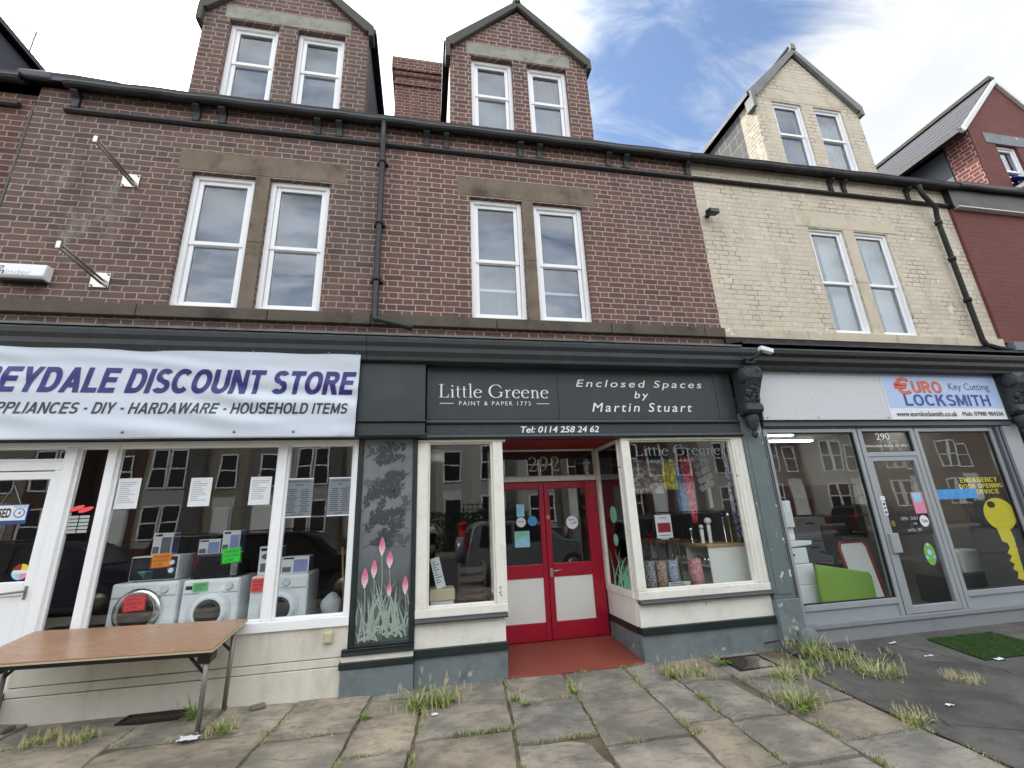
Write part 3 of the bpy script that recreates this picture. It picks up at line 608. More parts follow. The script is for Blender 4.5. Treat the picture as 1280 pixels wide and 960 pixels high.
# flagstones: columns laid square to the shops, each with its own cross joints
cols = [(-9, -7.6), (-7.6, -6.4), (-6.4, -5.2), (-5.2, -4.2), (-4.2, -3.2), (-3.2, -2.28), (-2.28, -1.10), (-1.10, -.45), (-.45, .05), (.05, .80), (.80, 1.40), (1.40, 2.05), (2.05, 2.43), (2.43, 2.97), (2.97, 3.62)]
cuts = {6: [-.62, -1.3], 7: [-.80, -1.7], 8: [-.24, -.82, -1.24, -1.9], 9: [-.0, -1.11, -1.75], 10: [-.67, -1.38, -2.1], 11: [-1.57, -2.3], 12: [-.52, -1.40, -2.1], 13: [-.62, -1.46, -2.12], 14: [-.74, -1.40, -1.95, -2.6]}
fl = MB(); tones = []
ci = 0
for ci, (a, b) in enumerate(cols):
    ys = [.06]+[c for c in cuts.get(ci, []) if c < -.01]
    rr = random.Random(ci*13+1)
    while ys[-1] > -6.4: ys.append(ys[-1]-.55-rr.random()*.4)
    ys[-1] = -6.5
    for y1, y0 in zip(ys[:-1], ys[1:]):
        t = rr.uniform(.80, 1.08); wm = rr.uniform(-.06, .07); tone = (t*(1+wm), t*(1+wm*.3), t*(1-wm), 1)
        gp = rr.uniform(.009, .02); tilt = (rr.uniform(-.016, .016), rr.uniform(-.014, .014)); dz = rr.uniform(-.009, .007)
        n = max(2, int((b-a)/.12)); k = max(2, int((y1-y0)/.12)); o = len(fl.v)
        jx = [rr.uniform(-.012, .012) for _ in range(4)]
        def P(u, v, dzz=0):
            x = a+gp+(b-a-2*gp)*u; y = y0+gp+(y1-y0-2*gp)*v
            e = min(u, 1-u, v, 1-v)
            wb = .022 if e < 1e-6 else 0
            x += wb*mnoise.noise((x*6, y*6, 3))+jx[0]*(1-u)*v+jx[1]*u*(1-v); y += wb*mnoise.noise((x*6, y*6, 9))+jx[2]*(1-u)*(1-v)
            z = gz(x, y)+dz+tilt[0]*(u-.5)+tilt[1]*(v-.5)+.007*mnoise.noise((x*2.5, y*2.5, 1))-(.008 if e < 1e-6 else 0)+dzz
            return (x+.105*y*(1 if a > -3 else 0), y, z)
        for j in range(k+1):
            for i in range(n+1): fl.v.append(P(i/n, j/k))
        for j in range(k):
            for i in range(n): q = o+j*(n+1)+i; fl.f.append((q, q+1, q+n+2, q+n+1)); fl.sm.append(True); tones.append(tone)
        ring = [(i/n, 0) for i in range(n)]+[(1, j/k) for j in range(k)]+[(1-i/n, 1) for i in range(n)]+[(0, 1-j/k) for j in range(k)]
        o2 = len(fl.v); fl.v += [P(u, v) for u, v in ring]+[P(u, v, -.05) for u, v in ring]; L = len(ring)
        for i in range(L): fl.f.append((o2+i, o2+(i+1) % L, o2+L+(i+1) % L, o2+L+i)); fl.sm.append(False); tones.append(tone)
xs_, ys_, zs_ = zip(*fl.v)
me = bpy.data.meshes.new('pavement'); me.from_pydata(fl.v, [], fl.f); me.polygons.foreach_set('use_smooth', fl.sm)
ca = me.color_attributes.new('Tone', 'FLOAT_COLOR', 'CORNER')
i = 0
for p_, t_ in zip(me.polygons, tones):
    for _ in p_.vertices: ca.data[i].color = t_; i += 1
me.materials.append(M_flag); po = bpy.data.objects.new('pavement', me); COL.objects.link(po); BASE['pavement'] = Vector(); po['kind'] = 'structure'
# asphalt forecourt to the right of the flags, ragged edge
aspm = MB(); nx, ny = 70, 40
for j in range(ny+1):
    for i in range(nx+1):
        y = .1-6.6*j/ny; xe = 3.60+.075*y+.03*mnoise.noise((y*2.2, 1, 0))+(.35 if y > -.6 else 0)*max(0, min(1, (y+.75)/.2))
        x = xe+(16-xe)*(i/nx)**1.6
        aspm.v.append((x, y, .002+.006*mnoise.noise((x*1.1, y*1.1, 5))-(.012 if i == 0 else 0)))
for j in range(ny):
    for i in range(nx): a = j*(nx+1)+i; aspm.f.append((a, a+nx+1, a+nx+2, a+1)); aspm.sm.append(True)
struct('forecourt', aspm, M_asph)

# =================================================================== HOUSE A  (discount store)
A = thing('terraced_house', (-2.6, 0, 0), 'sooted brown brick terraced house over the discount store with two pale metal wall arms', 'house', 'terraced houses of the row')
AX = (-4.62, -.655)
upper(A, AX[0], AX[1], (-2.48, -1.60), .71, M_brickA, M_stone, M_sill, (-3.0, -1.06))
dormer(A, -1.985, M_brickA, M_stone2, M_barge, (-2.43, -1.545))
roof(A, *AX); gutter(A, -4.3, AX[1]-.001, M_iron); strcourse(A, -4.30, AX[1], M_iron)
for x in (-4.21, -2.90, -2.60, -1.46, -1.19): bracket(A, x, M_iron)
CORN = [(-.003, 3.60), (-.30, 3.525), (-.315, 3.50), (-.305, 3.45), (-.27, 3.41), (-.265, 3.36), (-.225, 3.31), (-.215, 3.27), (-.16, 3.262), (-.003, 3.262)]
ob('cornice', MB().px(CORN, AX[0]-.2, AX[1]), M_navy2, A, bevel=.004)
def flashing(x0, x1, par, mat, y=-.29, z=3.555):
    mb = MB(); n = int((x1-x0)/.08)
    for i in range(n+1):
        x = x0+(x1-x0)*i/n; h = .012*mnoise.noise((x*3, 2, 0)); k = .008*mnoise.noise((x*9, 5, 0))
        mb.v += [(x, -.004, z+.085+h), (x, y-.02+k, z+.0+h), (x, y-.03+k, z-.03+k)]
    for i in range(n):
        for k in range(2): a = i*3+k; mb.f.append((a, a+1, a+4, a+3)); mb.sm.append(False)
    ob('lead_flashing', mb, mat, par)
flashing(AX[0], AX[1], A, M_lead)
ob('fascia', MB().box(AX[0], -.74, -.10, -.01, 2.42, 3.258), M_navy, A)
fr = MB()
fr.box(-4.6, -.71, -.03, .09, 2.37, 2.415)                       # head
for a, b in ((-3.41, -3.32), (-3.06, -2.98), (-1.505, -1.42), (-.755, -.71)): fr.box(a, b, -.025, .085, .69, 2.369)
fr.box(-3.41, -.71, -.045, .09, .60, .689); fr.box(-3.425, -3.411, -.02, .085, .3, 2.369)
ob('shop_frame', fr, M_upvc, A, bevel=.008)
for a, b in ((-3.32, -3.06), (-2.98, -1.505), (-1.42, -.755)):
    o_ = ob('shop_window', rings(a, b, .69, 2.37, .022, .012, .05), M_upvc, A, bevel=.004); pane(a+.015, b-.015, .705, 2.355, .03, o_)
# door and transom
dr = rings(-4.28, -3.43, .32, 2.14, .075, -.005, .05, b=.2); dr.box(-4.205, -3.505, -.0045, .05, 1.05, 1.17); dr.box(-4.205, -3.505, .006, .04, .52, 1.05)
D = ob('door', dr, M_upvc, A, bevel=.008); pane(-4.21, -3.50, 1.16, 2.07, .02, D)
h = MB().box(-3.482, -3.462, -.014, -.006, 1.02, 1.13).tube([(-3.47, -.012, 1.09), (-3.47, -.055, 1.09), (-3.66, -.055, 1.075)], .010, 8); ob('handle', h, M_galv, D)
ob('door_frame', rings(-4.34, -3.428, .3, 2.24, .06, .0, .07).box(-4.34, -3.43, -.01, .08, 2.15, 2.235), M_upvc, A, bevel=.006)
tw = ob('transom_window', rings(-4.34, -3.41, 2.24, 2.369, .02, .0, .05), M_upvc, A); pane(-4.33, -3.42, 2.25, 2.36, .02, tw)
rz = MB().box(-3.425, -.712, -.02, .05, .335, .598).box(-3.425, -.712, -.026, .05, .262, .328).box(-3.425, -.712, -.036, .05, -.05, .255)
ob('stall_riser', rz, M_cwall, A, bevel=.004)
ob('doorstep', MB().box(-4.6, -3.427, -.12, .08, -.05, .30), M_conc, A, bevel=.01)
rm = MB().box(-4.55, -.72, .10, 4.2, .10, .18)
ob('shop_floor', rm, M_floor, A)
ob('shop_room', MB().box(-4.6, -4.55, .10, 4.25, .18, 2.95).box(-.735, -.69, .10, 4.25, .05, 2.95).box(-4.55, -.735, 4.2, 4.25, .18, 2.95).box(-4.55, -.735, .10, 4.2, 2.9, 2.95), M_dark, A)
ob('shelving', MB().box(-4.5, -.8, 3.3, 3.35, .2, 2.2).box(-4.5, -.8, 2.9, 3.3, .9, .93).box(-4.5, -.8, 2.9, 3.3, 1.4, 1.43).box(-4.5, -.8, 2.9, 3.3, 1.9, 1.93), M_brownint, A)

# =================================================================== HOUSE B  (paint & paper shop, 292)
B = thing('terraced_house', (1.67, 0, 0), 'red-brown brick terraced house over the dark paint and paper shopfront with the crimson doors', 'house', 'terraced houses of the row')
BX = (-.653, 4.0)
upper(B, BX[0], BX[1], (.905, 1.78), .715, M_brick, M_stone, M_sill, (.375, 2.345))
dormer(B, 1.37, M_brick, M_stone2, M_barge, (.92, 1.795))
roof(B, *BX); gutter(B, BX[0], BX[1]-.05, M_iron); strcourse(B, BX[0]+.001, BX[1]-.02, M_iron)
for x in (-.04, .225, 1.28, 1.565, 2.625, 2.91, 3.93): bracket(B, x, M_iron)
ob('chimney', MB().box(-.72, .24, 2.3, 3.2, 8.6, 10.55).box(-.76, .28, 2.26, 3.24, 10.30, 10.36).box(-.76, .28, 2.26, 3.24, 10.55, 10.65).box(-.80, .32, 2.22, 3.28, 10.65, 10.99), M_brickE, B, bevel=.01)
dp = MB().tube([(-.61, -.13, 6.70), (-.61, -.13, 6.5), (-.61, -.125, 6.36), (-.61, -.085, 6.25), (-.61, -.085, 3.93), (-.60, -.10, 3.82), (-.53, -.20, 3.77), (-.25, -.24, 3.68), (-.17, -.25, 3.65)], .036, 12)
for z in (6.1, 5.15, 4.35): dp.lathe([(.045, -.03), (.045, .03)], (-.61, -.085, z)); dp.box(-.68, -.54, -.06, -.002, z-.02, z+.02)
ob('downpipe', dp, M_iron, B)
ob('cornice', MB().px(CORN, BX[0]+.001, 4.24), M_navy2, B, bevel=.004); flashing(BX[0], BX[1], B, M_lead)
# pilaster head to the left and the sign board
ph = MB().box(-.735, -.012, -.15, -.004, 2.60, 3.258).px([(-.004, 2.575), (-.165, 2.575), (-.178, 2.59), (-.165, 2.605), (-.004, 2.605)], -.75, .0).box(-.735, -.012, -.145, -.004, 2.455, 2.574).px([(-.004, 2.415), (-.165, 2.415), (-.185, 2.435), (-.165, 2.455), (-.004, 2.455)], -.75, .0)
ob('pilaster_head', ph, M_navy, B, bevel=.004)
sg = thing('shop_sign', (1.97, -.05, 2.43), 'dark shop sign board with white serif and italic lettering over the crimson doors', 'sign')
bd = MB().box(.002, 3.95, -.045, -.004, 2.625, 3.258).px([(-.005, 2.575), (-.075, 2.575), (-.085, 2.59), (-.07, 2.62), (-.005, 2.62)], .002, 3.95).box(.002, 3.95, -.05, -.004, 2.45, 2.574).px([(-.005, 2.405), (-.065, 2.405), (-.085, 2.42), (-.075, 2.448), (-.005, 2.448)], .002, 3.97)
bd.box(.004, .05, -.06, -.044, 2.626, 3.25)
for x in (1.585, 3.72, 3.90): bd.box(x-.022, x+.022, -.054, -.044, 2.626, 3.25)
ob('board', bd, M_navy, sg, bevel=.004)
lt = fit(serif('Little Greene'), .14, 1.445, 2.885, 3.06, -.049)
lt = fit(fmesh('PAINT & PAPER 1773', space=1.35), .37, 1.215, 2.795, 2.845, -.049, lt); lt.box(.15, .31, -.049, -.047, 2.815, 2.822); lt.box(1.29, 1.45, -.049, -.047, 2.815, 2.822)
for (s, a, b, z0, z1) in (('Enclosed Spaces', 1.80, 3.51, 3.005, 3.13), ('by', 2.55, 2.745, 2.865, 2.985), ('Martin Stuart', 1.98, 3.32, 2.72, 2.835)): lt = fitb(fmesh(s, shear=.22, space=1.3), a, b, z0, z1, -.049, .0011, lt)
lt = fitb(fmesh('Tel: 0114 258 24 62', shear=.22), 1.08, 2.04, 2.468, 2.545, -.053, .0022, lt)
ob('lettering', lt, M_txtw, sg)
# left pilaster: its base mouldings are part of the house, the painted panel is its own thing
ob('pilaster', MB().box(-.70, -.655, -.045, .0, .40, 2.41).box(-.135, -.09, -.045, .0, .40, 2.41).box(-.654, -.136, -.045, .0, .40, .425).box(-.654, -.136, -.02, .0, .425, 2.41), M_green, B, bevel=.006)
ob('pilaster_base', MB().px([(.0, .345), (-.085, .345), (-.085, .365), (-.06, .372), (-.06, .385), (-.075, .39), (-.075, .40), (.0, .40)], -.76, -.092).box(-.775, -.088, -.085, .0, .235, .292), M_green, B, bevel=.004)
ob('pilaster_plinth', MB().box(-.755, -.094, -.06, .0, .293, .344), M_white, B); ob('pilaster_plinth', MB().box(-.76, -.09, -.075, .0, -.03, .234), M_plinth, B, bevel=.006)

fr = MB(); fr.box(-.088, .9, -.03, .07, 2.375, 2.402)
fr.box(-.088, .03, -.03, .07, .69, 2.374); fr.box(.745, .86, -.03, .07, .69, 2.374); fr.box(-.088, .86, -.04, .07, .605, .689)
fr.box(2.31, 2.415, -.03, .07, .69, 2.374); fr.box(3.80, 3.965, -.03, .07, .69, 2.374); fr.box(2.31, 3.965, -.04, .07, .605, .689); fr.box(2.31, 3.965, -.03, .07, 2.375, 2.402)
fr.box(3.83, 3.85, -.045, -.03, .69, 2.374); fr.box(3.90, 3.925, -.045, -.03, .69, 2.374)
fr.box(.9, 2.31, -.03, .07, 2.405, 2.44)
# frames of the recess sides
for xx in (.80, 2.29): fr.box(xx, xx+.05, .071, .86, .605, .685); fr.box(xx, xx+.05, .80, .87, .686, 2.40); fr.box(xx, xx+.05, .071, .86, 2.36, 2.40)
fr.box(.83, 2.30, .84, .90, 1.985, 2.045); fr.box(.83, 2.30, .84, .90, 2.40, 2.43)
ob('shop_frame', fr, M_white, B, bevel=.007)
for a, b in ((.03, .745), (2.415, 3.80)):
    o_ = ob('shop_window', rings(a, b, .69, 2.375, .02, .005, .04), M_white, B, bevel=.004); pane(a+.012, b-.012, .70, 2.365, .022, o_)
for xx in (.822, 2.312):
    o_ = ob('side_window', MB().box(xx-.02, xx+.02, .075, .095, .687, 2.359).box(xx-.02, xx+.02, .78, .799, .687, 2.359), M_white, B); ob('pane', MB().box(xx-.003, xx+.003, .085, .79, .68, 2.37), M_glass, o_)
for xa, xb in ((-.088, .84), (2.31, 3.965)):
    ob('sill', MB().px([(.0, .562), (-.075, .562), (-.085, .575), (-.075, .59), (-.04, .603), (.0, .603)], xa, xb+.01), M_navy2, B, bevel=.004)
    ob('stall_riser', MB().box(xa, xb-.01, -.015, .06, .332, .560), M_white, B, bevel=.004); ob('riser_band', MB().box(xa, xb+.005, -.04, .06, .258, .331), M_green, B, bevel=.004)
    ob('plinth', MB().box(xa, xb, -.012, .06, -.03, .257), M_plinth, B, bevel=.006)
for xx, s in ((.785, 0), (2.301, 1)):
    x1_ = xx+.045
    ob('recess_riser', MB().box(xx+.002, x1_-.002, .062, .86, .332, .603), M_white, B); ob('riser_band', MB().box(xx-.006, x1_+.006, .062, .86, .258, .331), M_green, B); ob('plinth', MB().box(xx, x1_, .062, .86, .0, .257), M_plinth, B)
ob('recess_ceiling', MB().box(.80, 2.34, .0, .86, 2.405, 2.43), M_redceil, B)
ob('entrance_step', MB().px([(-.035, -.03), (-.035, .012), (.86, .088), (1.0, .088), (1.0, -.03)], .832, 2.30), M_step, B, bevel=.006)
tw = ob('transom_window', rings(.83, 2.29, 2.046, 2.40, .012, .86, .89), M_white, B); pane(.84, 2.28, 2.055, 2.39, .872, tw)
ob('lettering', fit(serif('292', .14), 1.36, 1.79, 2.115, 2.315, .868), M_txtgold, tw)
def leaf292(x0, x1, gx0, gx1):
    mb = MB(); y0, y1 = .855, .90
    mb.box(x0, gx0, y0, y1, .095, 1.975); mb.box(gx1, x1, y0, y1, .095, 1.975)
    for a, b in ((.095, .295), (.80, .96), (1.885, 1.975)): mb.box(gx0, gx1, y0+.0005, y1, a, b)
    d_ = ob('door', mb, M_red, B, bevel=.006); pane(gx0-.008, gx1+.008, .95, 1.895, .875, d_)
    ob('door_panel', MB().box(gx0-.005, gx1+.005, .868, .89, .29, .805), M_wht2, d_); return d_
dl = leaf292(.835, 1.540, .965, 1.475); drr = leaf292(1.546, 2.285, 1.615, 2.125)
hb = MB().box(1.565, 1.600, .842, .854, .80, .90).tube([(1.583, .85, .872), (1.583, .80, .872), (1.70, .795, .885)], .009, 8).lathe([(.016, -.012), (.016, .004)], (1.583, .853, .825), 'y', 14); ob('handle', hb, M_steel, drr)
ob('lock', MB().lathe([(.028, -.006), (.028, .004)], (1.583, .852, 1.525), 'y', 18), M_gold, drr)
def disc(x, z, r, y, mat, name, par=None, sq=1., **k):
    return ob(name, MB().lathe([(r, -.0007), (r, .0007)], (x, y, z), 'y', 26).map(lambda v: Vector((v.x, v.y, z+(v.z-z)*sq))), mat, par, **k)
SY = .8735
s1 = ob('door_sticker', MB().box(1.17, 1.272, SY-.003, SY, 1.545, 1.70), M_cyan, None, label='small pale rectangular sticker, topmost on the left crimson door glass', cat='sticker', group='stickers on the crimson doors')
disc(1.222, 1.475, .062, SY-.002, M_paper, 'door_sticker', label='round white sticker on the left crimson door glass', cat='sticker', group='stickers on the crimson doors'); text('Love', 1.185, 1.26, 1.475, 1.50, SY-.0035, M_inkl, bpy.data.objects['door_sticker.001'])
disc(1.375, 1.485, .062, SY-.002, M_blue, 'door_sticker', label='round blue sticker beside the white one on the left crimson door glass', cat='sticker', group='stickers on the crimson doors')
o_ = ob('door_sticker', MB().box(1.13, 1.325, SY-.003, SY, 1.17, 1.365), M_cyan, None, label='large square sticker of pale blue and green, lowest on the left crimson door glass', cat='sticker', group='stickers on the crimson doors'); ob('print', MB().box(1.135, 1.32, SY-.0045, SY-.0035, 1.29, 1.36), M_mint, o_)
o_ = disc(1.91, 1.445, .082, SY-.002, M_paper, 'door_sticker', label='round mottled white sticker on the right crimson door glass', cat='sticker', group='stickers on the crimson doors'); text('open', 1.86, 1.95, 1.455, 1.49, SY-.0035, M_inkl, o_, shear=.2); ob('print', MB().flat([(1.86, 1.425), (1.975, 1.43), (1.97, 1.46), (1.93, 1.45)], SY-.0035), M_inkp, o_)
# right pilaster with its carved corbel
def pilaster_right(par, x0, x1, px0, px1):
    ob('pilaster', MB().box(x0, x1, -.05, .05, .505, 2.70).box(x0+.05, x1-.05, -.058, -.049, .55, 2.45), M_pilas, par, bevel=.006)
    ob('pilaster_plinth', MB().box(px0, px1, -.095, .05, -.03, .504), M_plinth, par, bevel=.008)
pilaster_right(B, 3.967, 4.262, 3.955, 4.262)
def corbel(par, cx, w, zt=3.262):
    mb = MB(); H = .80
    prof = [(-.05, zt), (-.30, zt), (-.335, zt-.06), (-.33, zt-.15), (-.28, zt-.24), (-.22, zt-.36), (-.20, zt-.45), (-.235, zt-.49), (-.245, zt-.55), (-.20, zt-.59), (-.05, zt-.60)]
    mb.px(prof, cx-w/2, cx+w/2)
    for s in (-1, 1):
        mb.lathe([(.095, -.018), (.105, 0), (.085, .02), (.05, .022), (.03, .035)] if s > 0 else [(.03, -.035), (.05, -.022), (.085, -.02), (.105, 0), (.095, .018)], (cx+s*w/2, -.235, zt-.11), 'x', 18)
        mb.lathe([(.05, -.02), (.06, 0), (.035, .02)] if s > 0 else [(.035, -.02), (.06, 0), (.05, .02)], (cx+s*w/2, -.185, zt-.53), 'x', 14)
    r3 = random.Random(3)
    for i in range(34):                                        # carved leaves down the front
        t = r3.random(); z = zt-.05-t*.42; y = -.335+.14*t+.01; x = cx+r3.uniform(-.8, .8)*w/2
        mb.ball((x, y-.005, z), .028, .022, .034, 8, 5)
    mb.lathe([(.02, -.22), (.05, -.17), (.075, -.1), (.085, -.04), (.07, 0)], (cx, -.13, zt-.60), 'z', 12); mb.lathe([(.012, -.30), (.045, -.25), (.03, -.21)], (cx, -.13, zt-.60), 'z', 10)
    ob('corbel', mb, M_corbel, par)
corbel(B, 4.085, .22)
# interior
ob('shop_floor', MB().box(-.60, 3.97, 1.01, 4.2, .0, .09).box(-.60, .78, .08, 1.01, .0, .60).box(2.36, 3.97, .08, 1.01, .0, .60), M_brownint, B)
ob('shop_room', MB().box(-.66, -.61, .10, 4.25, .0, 2.95).box(3.94, 3.985, .10, 4.25, .0, 2.95).box(-.61, 3.94, 4.2, 4.25, .0, 2.95).box(-.61, 3.94, .95, 4.2, 2.9, 2.95).box(-.61, .79, .10, .95, 2.9, 2.95).box(2.35, 3.94, .10, .95, 2.9, 2.95).box(.79, 2.35, .91, .95, 2.44, 2.9), M_dark, B)

# =================================================================== HOUSE C  (locksmith, 290)
C_ = thing('terraced_house', (6.45, 0, 0), 'cream painted brick terraced house over the locksmith shop, paint flaking off', 'house', 'terraced houses of the row')
CX = (4.0, 8.925)
upper(C_, CX[0], CX[1], (6.22, 7.07), .645, M_cream, M_creamst, M_creamst, (5.68, 7.62))
dormer(C_, 6.575, M_cream, M_creamst, M_bargec, (6.155, 7.01), ze=8.34, zap=9.62, hw=1.085, winw=.60)
roof(C_, *CX); gutter(C_, CX[0]-.048, CX[1]+.2, M_ironold, 6.705, .05, -.16); strcourse(C_, CX[0]-.018, CX[1]-.02, M_ironold)
for x in (6.54, 6.80, 8.10): bracket(C_, x, M_ironold, .075)
dp = MB().tube([(8.22, -.15, 6.68), (8.22, -.15, 6.56), (8.26, -.15, 6.46), (8.43, -.14, 6.26), (8.46, -.10, 6.14), (8.46, -.085, 5.9), (8.46, -.085, 3.86), (8.48, -.10, 3.78), (8.60, -.16, 3.70), (8.74, -.20, 3.67), (8.78, -.24, 3.58)], .037, 12)
for z in (6.0, 5.3, 4.55): dp.lathe([(.052, -.03), (.052, .03)], (8.46, -.085, z))
ob('downpipe', dp, M_ironold, C_)
CORNC = [(y*1.02, z) for y, z in CORN]
ob('cornice', MB().px(CORNC, 4.242, CX[1]+.3), M_iron, C_, bevel=.006); flashing(CX[0]+.02, CX[1]+.2, C_, M_ironold, z=3.60)
ob('peeling_band', MB().box(4.0, 8.9, -.05, -.003, 3.64, 3.765), M_ironold, C_)
ob('fascia', MB().box(4.27, 8.45, -.09, -.01, 2.60, 3.258), M_alud, C_)
sb = thing('blank_sign', (5.28, -.1, 2.59), 'blank speckled white sign board beside the carved corbel', 'sign')
ob('board', MB().box(4.275, 6.265, -.115, -.092, 2.60, 3.268), M_signw, sb, bevel=.004)
ob('screw', MB().lathe([(.008, -.004), (.008, .002)], (4.33, -.117, 2.63), 'y', 8).lathe([(.008, -.004), (.008, .002)], (5.1, -.117, 2.63), 'y', 8).lathe([(.008, -.004), (.008, .002)], (4.95, -.117, 3.24), 'y', 8).lathe([(.008, -.004), (.008, .002)], (6.22, -.117, 2.63), 'y', 8), M_black, sb)
ls = thing('locksmith_sign', (7.3, -.1, 2.6), 'pale blue and white locksmith sign with orange and blue lettering', 'sign')
ob('board', MB().box(6.272, 8.325, -.118, -.092, 2.60, 3.272), M_signwhite, ls, bevel=.004)
ob('blue_panel', MB().box(6.29, 8.31, -.1195, -.1185, 2.765, 3.255), M_signblue, ls)
euro = fitb(fmesh('€'), 6.46, 6.735, 2.965, 3.215, -.1214, .012); euro = fit(sans('URO', .2, 0, .10), 6.765, 7.285, 2.99, 3.165, -.1212, euro); ob('lettering', euro, M_orange, ls)
sh = fitb(fmesh('€'), 6.47, 6.745, 2.959, 3.209, -.1198, .012); sh = fit(sans('URO', .2, 0, .10), 6.775, 7.295, 2.984, 3.159, -.1198, sh); ob('lettering_shadow', sh, M_ink, ls)
ob('lettering', fit(sans('LOCKSMITH', .2, 0, .10), 6.575, 8.10, 2.795, 2.965, -.1212), M_blueltr, ls)
ob('lettering', fit(fmesh('Key Cutting'), 7.425, 8.165, 3.005, 3.14, -.1212), M_ink, ls)
t_ = fitb(fmesh('www.eurolocksmith.co.uk'), 6.37, 7.42, 2.645, 2.715, -.1212, .0018); t_ = fitb(fmesh('Mob: 07980 984334'), 7.52, 8.26, 2.65, 2.715, -.1212, .0016, t_); ob('lettering', t_, M_ink, ls)
ob('shutter_box', MB().box(4.29, 8.42, -.07, .10, 2.525, 2.598).box(4.29, 8.42, -.04, .10, 2.505, 2.524), M_alud, C_, bevel=.005)
fr = MB()
for a, b in ((4.30, 4.365), (5.69, 5.745), (5.765, 5.83), (6.635, 6.70), (6.715, 6.775), (8.06, 8.12)): fr.box(a, b, -.02, .07, .2, 2.504)
for a, b in ((4.365, 5.69), (6.775, 8.06)): fr.box(a, b, -.02, .07, .335, .40); fr.box(a, b, -.018, .07, 2.45, 2.503)
fr.box(5.83, 6.635, -.02, .07, 2.115, 2.175); fr.box(5.83, 6.635, -.02, .07, 2.46, 2.503)
ob('shop_frame', fr, M_alu, C_, bevel=.004)
for a, b in ((4.366, 5.689), (6.776, 8.059)): ob('kick_panel', MB().box(a, b, .0, .05, .2, .334), M_alu, C_)
ob('base', MB().box(4.265, 8.5, -.05, .08, .145, .199).box(4.265, 8.5, -.03, .08, -.04, .144), M_locbase, C_, bevel=.006)
for a, b in ((4.365, 5.69), (6.775, 8.06)):
    o_ = ob('shop_window', rings(a, b, .40, 2.45, .014, .0, .03), M_black, C_); pane(a+.008, b-.008, .41, 2.44, .012, o_)
tw = ob('transom_window', rings(5.83, 6.635, 2.175, 2.46, .014, .0, .03), M_black, C_); pane(5.84, 6.625, 2.185, 2.45, .012, tw)
t_ = fit(fmesh('290'), 6.075, 6.30, 2.345, 2.435, .009); t_ = fit(fmesh('Abbeydale Road, S7 1FL'), 5.845, 6.545, 2.235, 2.28, .009, t_); ob('lettering', t_, M_txtw, tw)
dm = rings(5.832, 6.633, .205, 2.114, .062, -.012, .04, b=.085); d_ = ob('door', dm, M_alu, C_, bevel=.005); pane(5.89, 6.575, .285, 2.055, .012, d_)
ob('letter_plate', MB().box(5.80, 5.93, -.05, -.021, .905, 1.14), M_alu, d_, bevel=.004); ob('lock', MB().box(5.905, 5.955, -.024, -.013, 1.22, 1.29), M_gold, d_)
GS = 'stickers on the locksmith glass'
ob('door_sticker', MB().box(5.845, 5.915, -.014, -.0125, 1.545, 1.60), M_paper, None, label='small white square notice at the top of the locksmith door frame', cat='sticker', group=GS)
o_ = ob('door_sticker', MB().box(5.85, 5.905, -.014, -.0125, 1.36, 1.535), M_paper, None, label='narrow white upright notice with three round symbols on the locksmith door frame', cat='sticker', group=GS)
ob('print', MB().lathe([(.018, -.001), (.018, .001)], (5.877, -.015, 1.50), 'y', 12).lathe([(.015, -.001), (.015, .001)], (5.877, -.015, 1.45), 'y', 12).lathe([(.018, -.001), (.018, .001)], (5.877, -.015, 1.395), 'y', 12), M_inkl, o_)
o_ = ob('door_sticker', MB().box(6.37, 6.555, .006, .010, 1.36, 1.635), M_pink, None, label='pink and blue flyer on the locksmith door glass', cat='flyer', group=GS); ob('print', MB().box(6.39, 6.52, .004, .0055, 1.51, 1.62), M_cyan, o_)
o_ = disc(6.465, 1.265, .072, .008, M_paper, 'door_sticker', label='round white sticker with black lettering on the locksmith door glass', cat='sticker', group=GS); text('Yale', 6.415, 6.515, 1.245, 1.288, .0065, M_inkl, o_, bold=.02)
o_ = ob('opening_sign', MB().box(6.10, 6.57, .024, .028, 1.10, 1.40), M_black, None, label='black opening hours sign inside the locksmith door glass', cat='sign')
t_ = fit(fmesh('OPEN   DAILY'), 6.12, 6.40, 1.285, 1.325, .0235); t_ = fit(fmesh('9AM'), 6.30, 6.36, 1.22, 1.25, .0235, t_); t_ = fit(fmesh('UNTIL  PM'), 6.18, 6.40, 1.14, 1.175, .0235, t_); ob('lettering', t_, M_txtw, o_)
o_ = ob('door_decal', MB().lathe([(.085, -.0007), (.085, .0007)], (6.40, .008, .86), 'y', 20).map(lambda v: Vector((v.x, v.y, .86+(v.z-.86)*1.6))), M_decal, None, label='long green decal with a pale round centre low on the locksmith door glass', cat='decal', group=GS)
ob('print', MB().lathe([(.034, -.001), (.034, .001)], (6.40, .0065, .88), 'y', 14).lathe([(.022, -.001), (.022, .001)], (6.345, .0065, .82), 'y', 10).lathe([(.022, -.001), (.022, .001)], (6.455, .0065, .82), 'y', 10).lathe([(.02, -.001), (.02, .001)], (6.40, .0065, .975), 'y', 10), M_cyan, o_)
ob('window_strip', MB().box(6.78, 7.48, .005, .008, 1.525, 1.655), M_blue, None, label='blue strip sticker across the left edge of the key poster', cat='sticker', group=GS)
kp = thing('key_poster', (7.4, .04, .42), 'black window poster with a large yellow key under yellow lettering', 'poster')
ob('sheet', MB().box(7.215, 8.045, .035, .038, .41, 1.825), M_black, kp)
t_ = MB()
for s, a, b, z0, z1 in (('EMERGENCY', 7.30, 7.96, 1.735, 1.80), ('DOOR OPENING', 7.26, 8.02, 1.655, 1.715), ('SERVICE', 7.42, 7.92, 1.575, 1.635)): fit(sans(s, .2, 0, .12), a, b, z0, z1, .0335, t_)
ob('lettering', t_, M_yellow, kp)
kb = []
n = 40
